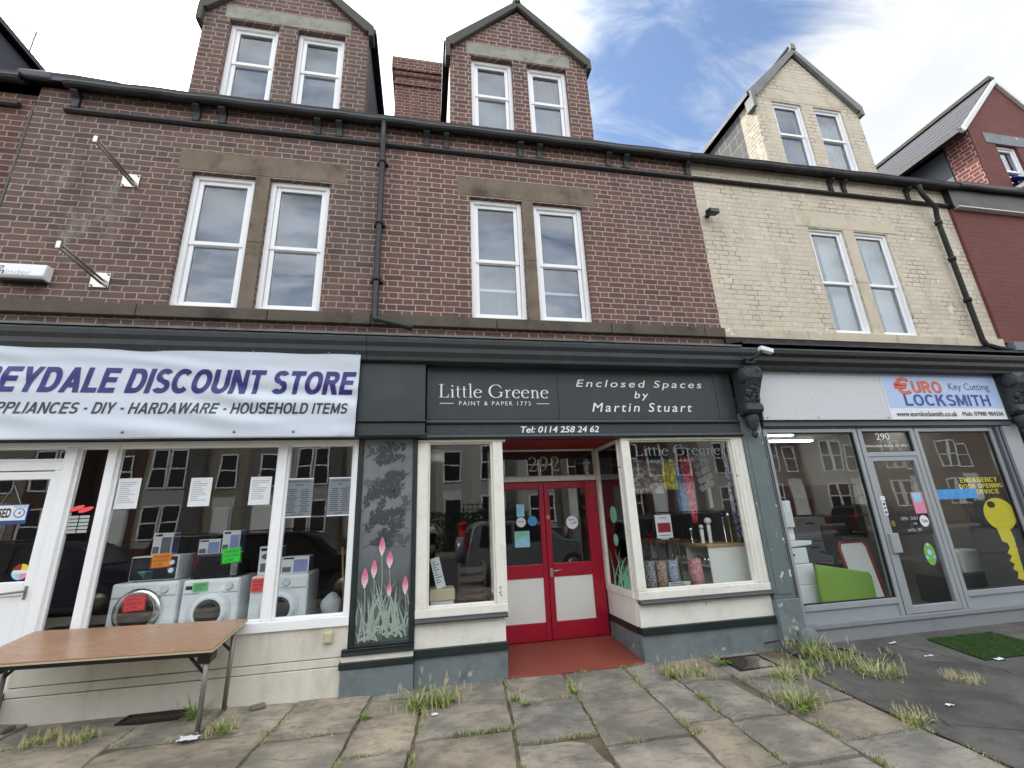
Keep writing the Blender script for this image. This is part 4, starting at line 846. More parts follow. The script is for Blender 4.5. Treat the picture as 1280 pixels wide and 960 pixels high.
kx, kz, rx, rzz = 7.80, 1.30, .275, .215
hole = (7.70, 1.43)
bm = bmesh.new()
outer = [bm.verts.new((kx+rx*math.cos(2*math.pi*i/n), .033, kz+rzz*math.sin(2*math.pi*i/n))) for i in range(n)]; inner = [bm.verts.new((hole[0]+.07*math.cos(2*math.pi*i/n), .033, hole[1]+.045*math.sin(2*math.pi*i/n))) for i in range(n)]
for i in range(n): bm.faces.new((outer[i], outer[(i+1) % n], inner[(i+1) % n], inner[i]))
km = MB(); km.add([v.co for v in bm.verts], [tuple(v.index if v.index >= 0 else 0 for v in f.verts) for f in bm.faces] if False else [(i, (i+1) % n, n+(i+1) % n, n+i) for i in range(n)]); bm.free()
km.flat([(7.66, 1.12), (7.88, 1.11), (7.90, .98), (7.86, .52), (7.82, .45), (7.73, .48), (7.77, .56), (7.70, .60), (7.76, .66), (7.69, .70), (7.76, .76), (7.70, .80), (7.77, .86), (7.76, .92), (7.68, .95), (7.67, 1.04)], .0328)
ob('key', km, M_yellow, kp)
for px0 in (8.125, 8.205): ob('shutter_guide', MB().box(px0, px0+.05, -.06, .06, .2, 2.50), M_alud, C_, bevel=.004)
ob('pilaster', MB().box(8.262, 8.56, -.05, .05, .505, 2.70), M_alu, C_, bevel=.006); ob('pilaster_plinth', MB().box(8.26, 8.57, -.09, .05, .2, .504), M_plinth, C_, bevel=.006)
corbel(C_, 8.52, .24)
ob('side_pipe', MB().tube([(8.72, -.08, 3.25), (8.72, -.08, .1)], .035, 10), M_ironold, C_)
ob('kerb_boss', MB().lathe([(.10, 0), (.105, .12), (.09, .2), (.05, .235), (.01, .24)], (4.215, -.16, -.02), 'z', 14), M_plinth, C_)
ob('shop_floor', MB().box(4.03, 8.6, .09, 4.2, .08, .2), M_floor, C_)
ob('shop_room', MB().box(4.015, 4.06, .10, 4.25, .2, 2.95).box(8.55, 8.6, .10, 4.25, .2, 2.95).box(4.06, 8.55, 4.2, 4.25, .2, 2.95).box(4.06, 8.55, .11, 4.2, 2.9, 2.95), M_mid, C_)
for i, (x, y, a) in enumerate(((6.4, 2.4, 0), (5.4, 3.3, 0), (7.85, 1.7, 0), (7.5, 3.1, 0))):
    lo = thing('strip_light', (x, y, 2.84), ['lit ceiling strip light seen through the upper left locksmith pane', 'lit ceiling strip light deepest in the shop behind the photocopier', 'lit ceiling strip light seen through the glass over the locksmith door', 'lit ceiling strip light deep behind the key poster'][i], 'light', 'strip lights in the locksmith shop')
    ob('housing', MB().box(x-.6, x+.6, y-.06, y+.06, 2.87, 2.898), M_wht2, lo); ob('tube', MB().box(x-.58, x+.58, y-.05, y+.05, 2.84, 2.868), M_lamp, lo)

# =================================================================== HOUSE D (painted red) and E
Dh = thing('terraced_house', (11.5, 0, 0), 'dark red painted terraced house with a slate roofed brick dormer, at the right edge', 'house', 'terraced houses of the row')
DX = (8.93, 14.2)
f = wall_holes(DX[0], DX[1], 3.85, 6.36, [], -.045, .25); shell(Dh, DX[0], DX[1], f, M_redp)
ob('eaves_board', MB().box(DX[0], DX[1], -.10, .25, 6.37, 6.76), M_black, Dh); ob('drip', MB().box(DX[0]+.05, DX[1], -.14, -.05, 6.35, 6.368), M_bargew, Dh)
gutter(Dh, DX[0]+.2, DX[1], M_iron, 6.77, .04, -.18)
ob('sill_course', MB().box(9.02, DX[1], -.12, .2, 3.70, 3.845), M_plinth, Dh, bevel=.006)
ob('cornice', MB().px(CORN, 9.23, DX[1]), M_iron, Dh); ob('fascia', MB().box(8.95, DX[1], -.06, .2, 2.5, 3.261), M_alud, Dh); ob('shop_wall', MB().box(8.80, DX[1], .0, .2, .0, 2.499), M_alud, Dh)
roof(Dh, *DX)
# its dormer
x0, x1, xc, ze, za, yf = 10.18, 12.62, 11.40, 8.36, 9.72, -.02
dw = wall_holes(x0, x1, 6.6, ze, [(10.72, 11.26, 6.95, 8.05), (11.55, 12.1, 6.95, 8.05)], yf, yf+.45); dw.add([(x0, yf, ze), (x1, yf, ze), (xc, yf, za-.06)], [(0, 1, 2)]); ob('dormer_wall', dw, M_redp, Dh)
ob('dormer_return', MB().box(x0-.012, x0-.002, yf+.02, yf+.43, 6.6, ze), M_redb, Dh)
ob('dormer_cheek', MB().box(x0-.01, x0+.05, yf+.46, 3.4, 6.6, ze-.12).box(x0-.02, x0+.05, yf+.46, 3.4, 7.25, 7.262).box(x0-.02, x0+.05, yf+.46, 3.4, 7.65, 7.662), M_board, Dh)
ob('barge', MB().py([(x0-.16, ze-.12), (x0-.16, ze+.0), (xc, za+.05), (xc, za-.06)], yf-.06, yf-.003).py([(x1+.16, ze-.12), (x1+.16, ze+.0), (xc, za+.05), (xc, za-.06)], yf-.06, yf-.003), M_bargew, Dh)
rf = MB()
for s, xe in ((-1, x0-.22), (1, x1+.22)): rf.py([(xe, ze-.16), (xe, ze-.06), (xc, za+.09), (xc, za)], yf, 4.4)
for k in range(1, 7): t = k/7; rf.box(x0-.22+t*(xc-x0+.22)-.012, x0-.22+t*(xc-x0+.22)+.0, yf+.01, 4.4, ze-.06+t*(za+.15-ze)-.01, ze-.06+t*(za+.15-ze)+.014)
ob('dormer_roof', rf, M_slate, Dh); ob('ridge_tile', MB().box(xc-.08, xc+.08, yf-.03, 4.4, za+.07, za+.15), M_barge, Dh)
ob('dormer_gutter', MB().box(x0-.34, x0-.22, yf-.03, 3.4, ze-.18, ze-.08), M_iron, Dh); ob('dormer_lintel', MB().box(10.5, 12.4, yf-.012, .1, 8.06, 8.30), M_plinth, Dh)
for xx in (10.99, 11.825): sash(Dh, xx-.27, xx+.27, 6.95, 8.05, .12, .5, flat=True)
ws = MB().box(10.73, 11.25, -.38, -.335, 7.02, 7.05).box(10.73, 10.77, -.38, .1, 6.97, 7.05).box(11.21, 11.25, -.38, .1, 6.97, 7.05); ob('open_casement', ws, M_upvc, Dh, bevel=.005)
cl_ = MB(); n = 14
for j in range(n+1):
    for i in range(n+1): u, v = i/n, j/n; cl_.v.append((10.76+.46*u, .08-.40*v, 7.30-.18*v*v-.10*v+.03*math.sin(u*9+v*4)+.05*(u-.5)))
for j in range(n):
    for i in range(n): a = j*(n+1)+i; cl_.f.append((a, a+1, a+n+2, a+n+1)); cl_.sm.append(True)
o_ = ob('draped_cloth', cl_, M_royal, None, label='royal blue cloth hung out of the red house dormer window', cat='cloth'); o_.modifiers.new('solid', 'SOLIDIFY').thickness = .006

Eh = thing('terraced_house', (-7, 0, 0), 'brown brick terraced house at the left edge beyond the straight mortar joint', 'house', 'terraced houses of the row')
EX = (-9.6, -4.63)
f = wall_holes(EX[0], EX[1], 0, 6.62, [], .004, .25); shell(Eh, EX[0], EX[1], f, M_brickE); roof(Eh, *EX); gutter(Eh, EX[0], -4.74, M_iron)
ob('party_parapet', MB().px([(-.14, 6.77), (-.14, 6.86), (.15, 7.18), (.8, 7.85), (4.4, 11.0), (4.4, 10.5), (-.1, 6.76)], -4.80, -4.45), M_slate, Eh, bevel=.02)
ob('party_joint', MB().box(-4.645, -4.625, -.006, .01, 3.8, 6.5), M_lead, Eh)
dormer(Eh, -7.1, M_brickE, M_stone2, M_barge, (-7.55, -6.65))
ae = thing('roof_aerial', (-9.1, 4.4, 10.5), 'television aerial above the roof at the far left', 'aerial')
ob('mast', MB().tube([(-9.1, 4.4, 10.5), (-9.1, 4.4, 12.95)], .018, 6), M_galv, ae); ob('boom', MB().tube([(-9.6, 4.3, 13.05), (-8.7, 4.5, 12.75)], .014, 6), M_galv, ae)
for k in range(7): t = k/6; ob('element', MB().tube([(-9.6+.9*t, 4.05+.2*t, 13.05-.3*t), (-9.6+.9*t, 4.55+.2*t, 13.05-.3*t)], .008, 5), M_galv, ae)
strcourse(Eh, EX[0], -4.75, M_iron); ob('sill_course', MB().box(EX[0], -4.63, -.06, .0, 3.77, 3.92), M_sill, Eh)

# =================================================================== BANNER, ALARM, ARMS, LAMPS ON THE WALL
def wr(x, z):     # wrinkles of the vinyl, pulled from its eyelets
    t = (z-2.4)/.97
    a = .012*math.sin(7*(z-2.4)+1.3*x+2*math.sin(x*1.7))*t*(1-t)*3
    b = .010*math.sin(26*(z+.13*x)+3*mnoise.noise((x*.9, z*2, 0)))*max(0, mnoise.noise((x*.8+3, z*3, 2))+.25)
    c = .012*mnoise.noise((x*1.6, z*5+x*1.2, 4))
    e = .012*mnoise.noise((x*7, z*7, 1))*max(0, (x+1.15)/.4)*(1-t) if x > -1.15 else 0
    fd = .85*min(1, max(0, (1-t)*7)+.1); return -.228+(a*.8+b*1.9+c*1.3)*fd-e*1.3-.006*max(0, 1-abs(z-3.325)/.012)*.5
bn = thing('banner', (-3.0, -.225, 2.40), 'white vinyl shop banner with bold purple italic lettering, creased and pinned along its edges', 'banner')
mb = MB(); nx, nz = 190, 46
for j in range(nz+1):
    for i in range(nx+1):
        x = -5.3+(4.585)*i/nx; z = 2.405+.965*j/nz; x2 = x-.02*(1-j/nz)*(i/nx); mb.v.append((x2, wr(x2, z), z+(-.005*math.sin(math.pi*((x+5.3)/.9 % 1)) if j == nz else 0)))
for j in range(nz):
    for i in range(nx): a = j*(nx+1)+i; mb.f.append((a, a+1, a+nx+2, a+nx+1)); mb.sm.append(True)
o_ = ob('sheet', mb, M_bannerw, bn); o_.modifiers.new('solid', 'SOLIDIFY').thickness = .002
def drape(mb, off):
    bm = bmesh.new(); vs = [bm.verts.new(v) for v in mb.v]
    for f in mb.f:
        try: bm.faces.new([vs[i] for i in f])
        except ValueError: pass
    bmesh.ops.triangulate(bm, faces=bm.faces)
    for _ in range(4):
        es = [e for e in bm.edges if e.calc_length() > .045]
        if not es: break
        bmesh.ops.subdivide_edges(bm, edges=es, cuts=1); bmesh.ops.triangulate(bm, faces=[f for f in bm.faces if len(f.verts) > 3])
    for v in bm.verts: v.co.y += wr(v.co.x, v.co.z)+off
    bm.verts.index_update(); r = MB(); r.add([v.co[:] for v in bm.verts], [tuple(v.index for v in f.verts) for f in bm.faces], True); bm.free(); return r
t_ = fit(sans('EYDALE DISCOUNT STORE', .22, .18, .07), -3.965, -.748, 2.862, 3.118, 0); fit(sans('ABB', .22, .18, .07), -4.43, -3.955, 2.862, 3.118, 0, t_)
ob('lettering', drape(t_, -.0035), M_purple, bn)
t_ = fit(sans('PPLIANCES - DIY - HARDAWARE - HOUSEHOLD ITEMS', .175, .2, .11), -3.935, -.815, 2.652, 2.765, 0); fit(sans('A', .15, .2), -4.045, -3.955, 2.652, 2.765, 0, t_)
ob('lettering', drape(t_, -.0035), M_ink, bn)
for x, z in ((-4.5, 3.335), (-3.80, 3.337), (-2.68, 3.332), (-1.80, 3.33), (-1.05, 3.328), (-.755, 3.328), (-3.88, 2.47), (-2.85, 2.47), (-1.88, 2.468), (-1.33, 2.466)):
    ob('eyelet', MB().lathe([(.004, -.008), (.011, -.006), (.014, 0)], (x, wr(x, z)-.003, z), 'y', 12), M_galv, bn)
al = thing('alarm_box', (-4.16, 0, 4.11), 'white alarm box with faded lettering on the sooted wall beside the lower metal arm', 'alarm box')
ob('cover', MB().px([(-.004, 4.125), (-.10, 4.125), (-.125, 4.15), (-.10, 4.295), (-.004, 4.30)], -4.40, -3.95), M_signwhite, al, bevel=.012, seg=3)
ob('underside', MB().px([(-.006, 4.10), (-.09, 4.10), (-.10, 4.124), (-.006, 4.124)], -4.375, -3.97), M_black, al, bevel=.006)
def tilt_face(m, off=-.0015): return m.map(lambda v: Vector((v.x, -.125+.025*(v.z-4.15)/.145+off, v.z)))
ob('lettering', tilt_face(fit(fmesh('m', bold=.03), -4.37, -4.295, 4.155, 4.205, 0)), M_purple, al); ob('lettering', tilt_face(fit(fmesh('o', bold=.02), -4.36, -4.315, 4.215, 4.262, 0)), M_ink, al)
ob('lettering', tilt_face(fit(fmesh('inder'), -4.285, -4.06, 4.155, 4.215, 0), -.001), M_txtetch, al)
for (x, z, tz, lb) in ((-3.45, 5.515, .02, 'upper of the two steel wall arms on the sooted brick, left of the windows'), (-3.505, 4.195, .05, 'lower of the two steel wall arms, next to the alarm box')):
    a_ = thing('wall_arm', (x, 0, z), lb, 'wall bracket', 'steel arms on the sooted wall')
    ob('plate', MB().box(x-.09, x+.09, -.014, -.002, z-.09, z+.09), M_steel, a_, bevel=.003)
    ob('bolt', MB().lathe([(.011, -.012), (.011, 0)], (x-.07, -.014, z-.07), 'y', 8), M_galv, a_); b_ = bpy.data.objects
    for sx, sz in ((.07, -.07), (.07, .07), (-.07, .07)): ob('bolt', MB().lathe([(.011, -.012), (.011, 0)], (x+sx, -.014, z+sz), 'y', 8), M_galv, a_)
    for k in (-1, 1): ob('rod', MB().tube([(x+.01, -.015, z-.01+k*.022), (x-.015, -.57, z+tz+k*.022)], .0135, 10), M_galv, a_)
    ob('end_clip', MB().box(x-.035, x+.005, -.60, -.565, z+tz-.04, z+tz+.04).tube([(x-.015, -.555, z+tz-.04), (x-.015, -.55, z+tz-.075)], .008, 6), M_steel, a_, bevel=.004)
fl_ = thing('floodlight', (4.12, 0, 5.70), 'small black floodlight on the cream wall near the brick boundary', 'floodlight')
ob('housing', MB().box(4.045, 4.20, -.20, -.08, 5.715, 5.80).map(lambda v: Vector((v.x, v.y, v.z-(.03 if v.y < -.15 else 0)))), M_black, fl_, bevel=.01); ob('bracket', MB().box(4.09, 4.15, -.09, -.002, 5.74, 5.78), M_black, fl_); ob('lamp_glass', MB().box(4.06, 4.185, -.205, -.2005, 5.70, 5.755), M_dglass, fl_)
cc = thing('security_camera', (4.12, -.27, 3.30), 'white security camera bracketed to the cornice above the carved corbel', 'camera')
ob('camera_body', MB().box(-.05, .13, -.035, .035, -.025, .035).map(lambda v: Matrix.Rotation(rad(14), 3, 'Y') @ v+Vector((4.19, -.44, 3.44))), M_signwhite, cc, bevel=.01)
ob('arm', MB().tube([(4.07, -.28, 3.33), (4.07, -.38, 3.34), (4.14, -.42, 3.39), (4.17, -.435, 3.42)], .018, 8).box(4.0, 4.12, -.34, -.27, 3.29, 3.36), M_black, cc, bevel=.008)
ob('cable', MB().tube([(4.07, -.33, 3.33), (3.96, -.35, 3.36), (3.95, -.30, 3.40)], .008, 6), M_black, cc)
so = thing('outdoor_socket', (-.885, -.03, .455), 'beige weatherproof socket box on the cream riser under the store window', 'socket')
ob('box', MB().box(-.93, -.845, -.07, -.021, .465, .565), M_beige, so, bevel=.012, seg=3); ob('cover', MB().box(-.918, -.857, -.078, -.0705, .478, .552), M_beige, so, bevel=.008)
ob('cable', MB().tube([(3.75, -.03, .07), (3.9, -.10, .10), (4.05, -.13, .085), (4.25, -.12, .06), (4.28, -.06, .12), (4.285, -.06, 2.4)], .008, 6), M_black, None, label='thin black cable looping along the base of the grey pilaster', cat='cable')

# =================================================================== PAINTED PANEL (flowers)
pp = thing('painted_panel', (-.395, -.02, .42), 'tall painted panel of pink poker flowers and grey foliage on the left pilaster', 'painted panel')
def panel_mat():
    m, g = newmat('panel_ground'); p = g.pos(); s = g.n('SeparateXYZ', {0: p})
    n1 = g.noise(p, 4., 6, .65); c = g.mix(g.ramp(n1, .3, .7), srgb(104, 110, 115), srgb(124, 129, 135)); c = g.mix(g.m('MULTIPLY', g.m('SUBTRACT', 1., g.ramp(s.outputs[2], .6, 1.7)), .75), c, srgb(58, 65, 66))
    out(g, g.n('BsdfPrincipled', {'Base Color': c, 'Roughness': .42})); return m
M_panel = panel_mat(); M_mural1 = paint('mural_dark_leaf', srgb(58, 62, 67), .5, .1); M_mural2 = paint('mural_mid_leaf', srgb(78, 83, 88), .5, .1)
M_mg1 = paint('mural_pale_blade', srgb(150, 166, 156), .5, .18, 20.); M_mg2 = paint('mural_mid_blade', srgb(92, 108, 102), .5, .18, 20.); M_mg3 = paint('mural_dark_blade', srgb(58, 72, 68), .5, .18, 20.)
def pinkmat():
    m, g = newmat('mural_pink'); p = g.pos(); n1 = g.noise(p, 90., 3, .6); uv = g.n('TexCoord').outputs['Generated']; s = g.n('SeparateXYZ', {0: uv})
    f = g.ramp(g.m('ADD', s.outputs[2], g.m('MULTIPLY', g.m('SUBTRACT', n1, .5), .8)), .05, .75); c = g.mix(f, srgb(226, 205, 208), srgb(208, 108, 138))
    out(g, g.n('BsdfPrincipled', {'Base Color': c, 'Roughness': .5})); return m
M_mpink = pinkmat()
PX0, PX1, PZ0, PZ1 = -.653, -.137, .426, 2.41
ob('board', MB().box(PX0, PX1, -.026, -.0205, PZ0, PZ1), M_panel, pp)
def inside(x, z): return PX0+.004 < x < PX1-.004 and PZ0+.004 < z < PZ1-.01
NL = [0]
def lay(y): NL[0] += 1; return y-(NL[0] % 53)*3e-5
def leafpoly(mb, x, z, a, L, wd, y):
    c, s = math.cos(a), math.sin(a); pts = [(0, 0), (.3*L, wd*.45), (.6*L, wd*.5), (L, 0), (.6*L, -wd*.5), (.3*L, -wd*.45)]
    q = [(x+c*u-s*v, z+s*u+c*v) for u, v in pts]
    if all(inside(*t) for t in q): mb.flat(q, lay(y))
rl = random.Random(11)
lf1, lf2 = MB(), MB()
def branch(mb, x, z, a, L, y, depth=2):
    n = int(L/.028)
    for i in range(n):
        a += rl.uniform(-.10, .10); x2, z2 = x+.028*math.cos(a), z+.028*math.sin(a)
        if inside(x, z) and inside(x2, z2):
            nx_, nz_ = -math.sin(a)*.0025, math.cos(a)*.0025; mb.flat([(x+nx_, z+nz_), (x2+nx_, z2+nz_), (x2-nx_, z2-nz_), (x-nx_, z-nz_)], lay(y))
        x, z = x2, z2
        if i > n*.15:
            for sgn in (-1, 1):
                leafpoly(mb, x, z, a+sgn*rl.uniform(.4, 1.1), rl.uniform(.04, .075), rl.uniform(.018, .030), y)
        if depth > 1 and rl.random() < .28: branch(mb, x, z, a+rl.choice((-1, 1))*rl.uniform(.4, .9), L*.45, y, depth-1)
    leafpoly(mb, x, z, a, .06, .022, y)
for x, z, a, L in ((-.14, 2.38, 3.5, .34), (-.14, 2.2, 2.9, .30), (-.14, 2.05, 3.5, .36), (-.20, 2.40, 2.5, .15), (-.65, 1.74, .6, .34), (-.65, 1.62, 1.1, .30), (-.64, 1.52, .3, .26), (-.15, 1.66, 3.4, .16), (-.65, 1.40, .9, .32), (-.5, 1.30, .7, .30), (-.62, 1.30, .4, .30), (-.14, 1.45, 2.7, .2)): branch(lf1, x, z, a, L, -.0280)
for x, z, a, L in ((-.45, 2.2, 2.6, .22), (-.5, 2.02, .3, .2), (-.4, 1.9, 2.9, .2), (-.35, 1.6, .6, .2), (-.2, 1.75, 2.4, .2), (-.5, 1.22, 1.0, .3), (-.3, 1.25, .8, .25)): branch(lf2, x, z, a, L, -.0262)
ob('foliage', lf2, M_mural2, pp); ob('foliage', lf1, M_mural1, pp)
def blade(mb, x, z, a, L, wd, curl, y):
    n = 9; l, r = [], []; y = lay(y)
    for i in range(n+1):
        t = i/n; w_ = wd*(1-t)**.7*(.6+.8*t if t < .5 else 1.); nx_, nz_ = -math.sin(a), math.cos(a)
        l.append((x+nx_*w_/2, z+nz_*w_/2)); r.append((x-nx_*w_/2, z-nz_*w_/2)); x += L/n*math.cos(a); z += L/n*math.sin(a); a += curl/n
    for i in range(n):
        q = [l[i], l[i+1], r[i+1], r[i]]
        if all(inside(*t) for t in q): mb.flat(q, y)
g1, g2, g3 = MB(), MB(), MB()
for i in range(150):
    x = rl.uniform(PX0, PX1); z = PZ0+rl.uniform(.006, .18); a = 1.57+rl.uniform(-.33, .33); mbx, yy = ((g3, -.0298), (g2, -.0316), (g1, -.0334))[i % 3 if i % 4 else 1]
    blade(mbx, x, z, a, rl.uniform(.2, .46), rl.uniform(.014, .03), rl.choice((-1, 1))*rl.uniform(.05, .7 if i % 6 else 2.4), yy)
for i in range(16): blade(g1, rl.uniform(-.62, -.17), PZ0+rl.uniform(.01, .12), 1.57+rl.uniform(-1.2, 1.2), rl.uniform(.14, .22), rl.uniform(.026, .04), rl.choice((-1, 1))*rl.uniform(.8, 1.8), -.0352)
ob('grass_blades', g3, M_mg3, pp); ob('grass_blades', g2, M_mg2, pp); ob('grass_blades', g1, M_mg1, pp)
for (x, z, h_, w_) in ((-.425, 1.31, .185, .062), (-.345, 1.18, .16, .066), (-.495, 1.10, .175, .06), (-.58, 1.02, .19, .066), (-.34, .90, .13, .045), (-.185, .93, .175, .058)):
    st_ = MB(); n = 8
    pts = [(x+.012*math.sin(i*.5), z-h_*.5-(z-h_*.5-.5)*i/n) for i in range(n+1)]
    for i in range(n): st_.flat([(pts[i][0]-.004, pts[i][1]), (pts[i][0]+.004, pts[i][1]), (pts[i+1][0]+.004, pts[i+1][1]), (pts[i+1][0]-.004, pts[i+1][1])], -.0372)
    ob('flower_stem', st_, M_mg1, pp)
    pr = [(0, h_*.5), (.28*w_, h_*.33), (.47*w_, h_*.08), (.5*w_, -.12*h_), (.36*w_, -.30*h_), (.2*w_, -.40*h_), (.16*w_, -.5*h_)]
    ob('flower', MB().flat([(x+a, z+b) for a, b in pr]+[(x-a, z+b) for a, b in pr[::-1] if a], -.0378), M_mpink, pp)

# =================================================================== STORE WINDOW
def washer(nm, lb, x0, x1, z0, z1, y, d, ccx, ccz, r, chrome=False, knobx=.8, disp=.45):
    t = thing(nm, ((x0+x1)/2, y+d/2, z0), lb, 'washing machine', 'appliances lined up in the store window')
    ob('body', MB().box(x0, x1, y, y+d, z0+.02, z1), M_appl, t, bevel=.022, seg=4)
    ob('feet', MB().box(x0+.04, x0+.09, y+.04, y+.09, z0, z0+.022).box(x1-.09, x1-.04, y+.04, y+.09, z0, z0+.022), M_black, t)
    cp = ob('control_panel', MB().box(x0+.015, x1-.015, y-.008, y-.0005, z1-.125, z1-.025), M_appl, t, bevel=.004)
    ob('knob', MB().lathe([(.028, -.022), (.032, -.004), (.04, 0)], (x0+(x1-x0)*knobx, y-.0085, z1-.075), 'y', 18), M_applg, cp)
    xd = x0+(x1-x0)*disp; ob('display', MB().box(xd-.075 if chrome else xd-.03, xd+.055 if chrome else xd+.03, y-.0095, y-.0082, z1-.09, z1-.055), M_black, cp)
    for i in range(4): ob('button', MB().lathe([(.006, -.004), (.006, 0)], (xd+.075+.022*i, y-.0083, z1-.085), 'y', 8), M_applg, cp)
    ob('panel_seam', MB().box(x0+.012, x1-.012, y-.0012, y+.002, z1-.135, z1-.131), M_greysteel, t)
    dr_ = ob('door', MB().lathe([(r*.70, -.035), (r*.80, -.045), (r*.93, -.03), (r, -.006), (r, 0)], (ccx, y-.001, ccz), 'y', 36), M_chrome if chrome else M_appl, t)
    ob('door_glass', MB().lathe([(.012, -.036), (r*.4, -.05), (r*.62, -.046), (r*.72, -.0362)], (ccx, y-.001, ccz), 'y', 30), M_dglass, dr_)
    if not chrome: ob('door_ring', MB().lathe([(r*1.0, -.003), (r*1.18, -.003), (r*1.2, 0)], (ccx, y-.0003, ccz), 'y', 36), M_applg, t)
    return t
washer('washing_machine', 'white washing machine with a large chrome door ring under the white framed microwave', -2.975, -2.395, .18, 1.075, .30, .54, -2.715, .815, .215, True)
washer('washing_machine', 'white tumble dryer with a plain white door under the black microwave', -2.355, -1.835, .18, 1.07, .30, .52, -2.09, .765, .17, False, .82, .12)
washer('washing_machine', 'white washing machine behind the thin window post, nearest the flower panel', -1.735, -1.185, .18, 1.068, .30, .52, -1.445, .75, .16, False, .62, .40)
def microwave(lb, x0, x1, z0, z1, y, d, white):
    t = thing('microwave', ((x0+x1)/2, y+d/2, z0), lb, 'microwave', 'microwaves in the store window'); xw = x1-(.10 if white else .075)
    ob('casing', MB().box(x0, x1, y, y+d, z0+.008, z1), M_appl if white else M_black, t, bevel=.008); ob('feet', MB().box(x0+.03, x0+.06, y+.03, y+.06, z0, z0+.009).box(x1-.06, x1-.03, y+.03, y+.06, z0, z0+.009), M_black, t)
    ob('door', MB().box(x0+.012, xw, y-.014, y-.0005, z0+.018, z1-.012), M_dglass, t, bevel=.004)
    cp = ob('control_panel', MB().box(xw+.003, x1-.01, y-.012, y-.0005, z0+.018, z1-.012), M_black if white else M_greysteel, t, bevel=.003)
    for z in ((z1-.07, z1-.145) if white else (z0+.075,)): ob('knob', MB().lathe([(.02, -.02), (.024, -.002), (.024, 0)], ((xw+x1)/2, y-.0125, z), 'y', 16), M_signwhite if white else M_galv, cp)
    return t
microwave('white framed black fronted microwave with two white knobs', -2.875, -2.45, 1.076, 1.315, .35, .36, True)
microwave('black microwave with a grey control strip', -2.325, -1.885, 1.071, 1.30, .35, .36, False)
def carton(lb, x0, x1, z0, z1, y, d, pm, tall):
    t = thing('carton', ((x0+x1)/2, y+d/2, z0), lb, 'carton', 'appliance cartons in the store window')
    ob('box', MB().box(x0, x1, y, y+d, z0, z1), M_carton, t, bevel=.003)
    ob('side_print', MB().box(x1+.0005, x1+.0015, y+.01, y+d-.01, z0+.01, z1-.01), M_cartonside, t)
    w_, h_ = x1-x0, z1-z0
    ob('label_strip', MB().box(x0+.06*w_, x0+.45*w_, y-.0015, y-.0005, z1-.16*h_, z1-.06*h_), M_black, t)
    if tall == 2: ob('picture', MB().lathe([(.40*w_, -.0007), (.40*w_, .0007)], ((x0+x1)/2, y-.001, z1-.36*h_), 'y', 20).map(lambda v: Vector((v.x, v.y, z1-.36*h_+(v.z-z1+.36*h_)*.4))).box(x0+.1*w_, x1-.3*w_, y-.0015, y-.0005, z0+.1*h_, z0+.4*h_), M_cartonpic2, t)
    else: ob('picture', MB().box(x0+.45*w_, x1-.05*w_, y-.0015, y-.0005, z0+.06*h_, z1-.2*h_), pm, t); ob('picture', MB().box(x0+.05*w_, x0+.36*w_, y-.0015, y-.0005, z0+.08*h_, z0+.38*h_), M_cartonpic2, t)
    return t
carton('tall grey and white carton standing on the white framed microwave', -2.765, -2.585, 1.316, 1.535, .45, .14, M_cartonpic2, 1)
carton('small wide lilac carton standing on the black microwave', -2.33, -2.125, 1.301, 1.45, .45, .16, M_cartonpic, 0)
carton('tall lilac carton with a dark blue side standing on the black microwave', -2.11, -1.94, 1.301, 1.53, .45, .16, M_cartonpic, 1)
carton('tall upright carton with an oval picture behind the thin window post', -1.715, -1.50, 1.069, 1.35, .40, .16, M_cartonpic, 2)
carton('wide lilac and white carton standing on the washing machine nearest the flower panel', -1.49, -1.215, 1.069, 1.235, .40, .2, M_cartonpic, 0)
def burst(x0, x1, z0, z1, n=8, dep=.13):
    w_, h_ = x1-x0, z1-z0; pts = []; rr = random.Random(int(abs(x0)*1000))
    def edge(ax, az, bx, bz):
        for i in range(n): 
            t = i/n; px, pz = ax+(bx-ax)*t, az+(bz-az)*t; pts.append((px, pz)); t2 = (i+.5)/n; px, pz = ax+(bx-ax)*t2, az+(bz-az)*t2; cx_, cz_ = (x0+x1)/2, (z0+z1)/2
            pts.append((px+(cx_-px)*dep*2, pz+(cz_-pz)*dep*2))
    edge(x0, z0, x1, z0); edge(x1, z0, x1, z1); edge(x1, z1, x0, z1); edge(x0, z1, x0, z0); return pts
def sticker(lb, x0, x1, z0, z1, y, mat, lines, rot=0):
    cx_, cz_ = (x0+x1)/2, (z0+z1)/2; ca_, sa_ = math.cos(rot), math.sin(rot)
    ro = lambda v: Vector((cx_+(v.x-cx_)*ca_-(v.z-cz_)*sa_, v.y, cz_+(v.x-cx_)*sa_+(v.z-cz_)*ca_))
    t = ob('price_sticker', MB().py(burst(x0, x1, z0, z1), y-.0015, y).map(ro), mat, None, label=lb, cat='price sticker', group='price stickers in the store window')
    m = MB(); h_ = (z1-z0)/(len(lines)+1.2)
    for i, s in enumerate(lines): fit(fmesh(s, shear=.2), x0+.17*(x1-x0), x1-.17*(x1-x0) if len(s) > 4 else x0+.60*(x1-x0), z1-h_*(i+1.45), z1-h_*(i+.78), y-.0022, m)
    ob('lettering', m.map(ro), M_inkl, t)
sticker('orange spiky price sticker on the front of the white framed microwave', -2.70, -2.50, 1.195, 1.345, .332, M_stO, ('TOSHIBA', 'MICROWAVE', '£30'), .05)
sticker('bright green spiky price sticker on the black microwave', -2.06, -1.86, 1.20, 1.365, .332, M_stG, ('KENWOOD', 'MICROWAVE', '£30'), .08)
sticker('dull mint green price sticker on the tumble dryer control panel', -2.265, -2.115, .955, 1.05, .288, M_stG2, ('DRYER', '£70'), .03)
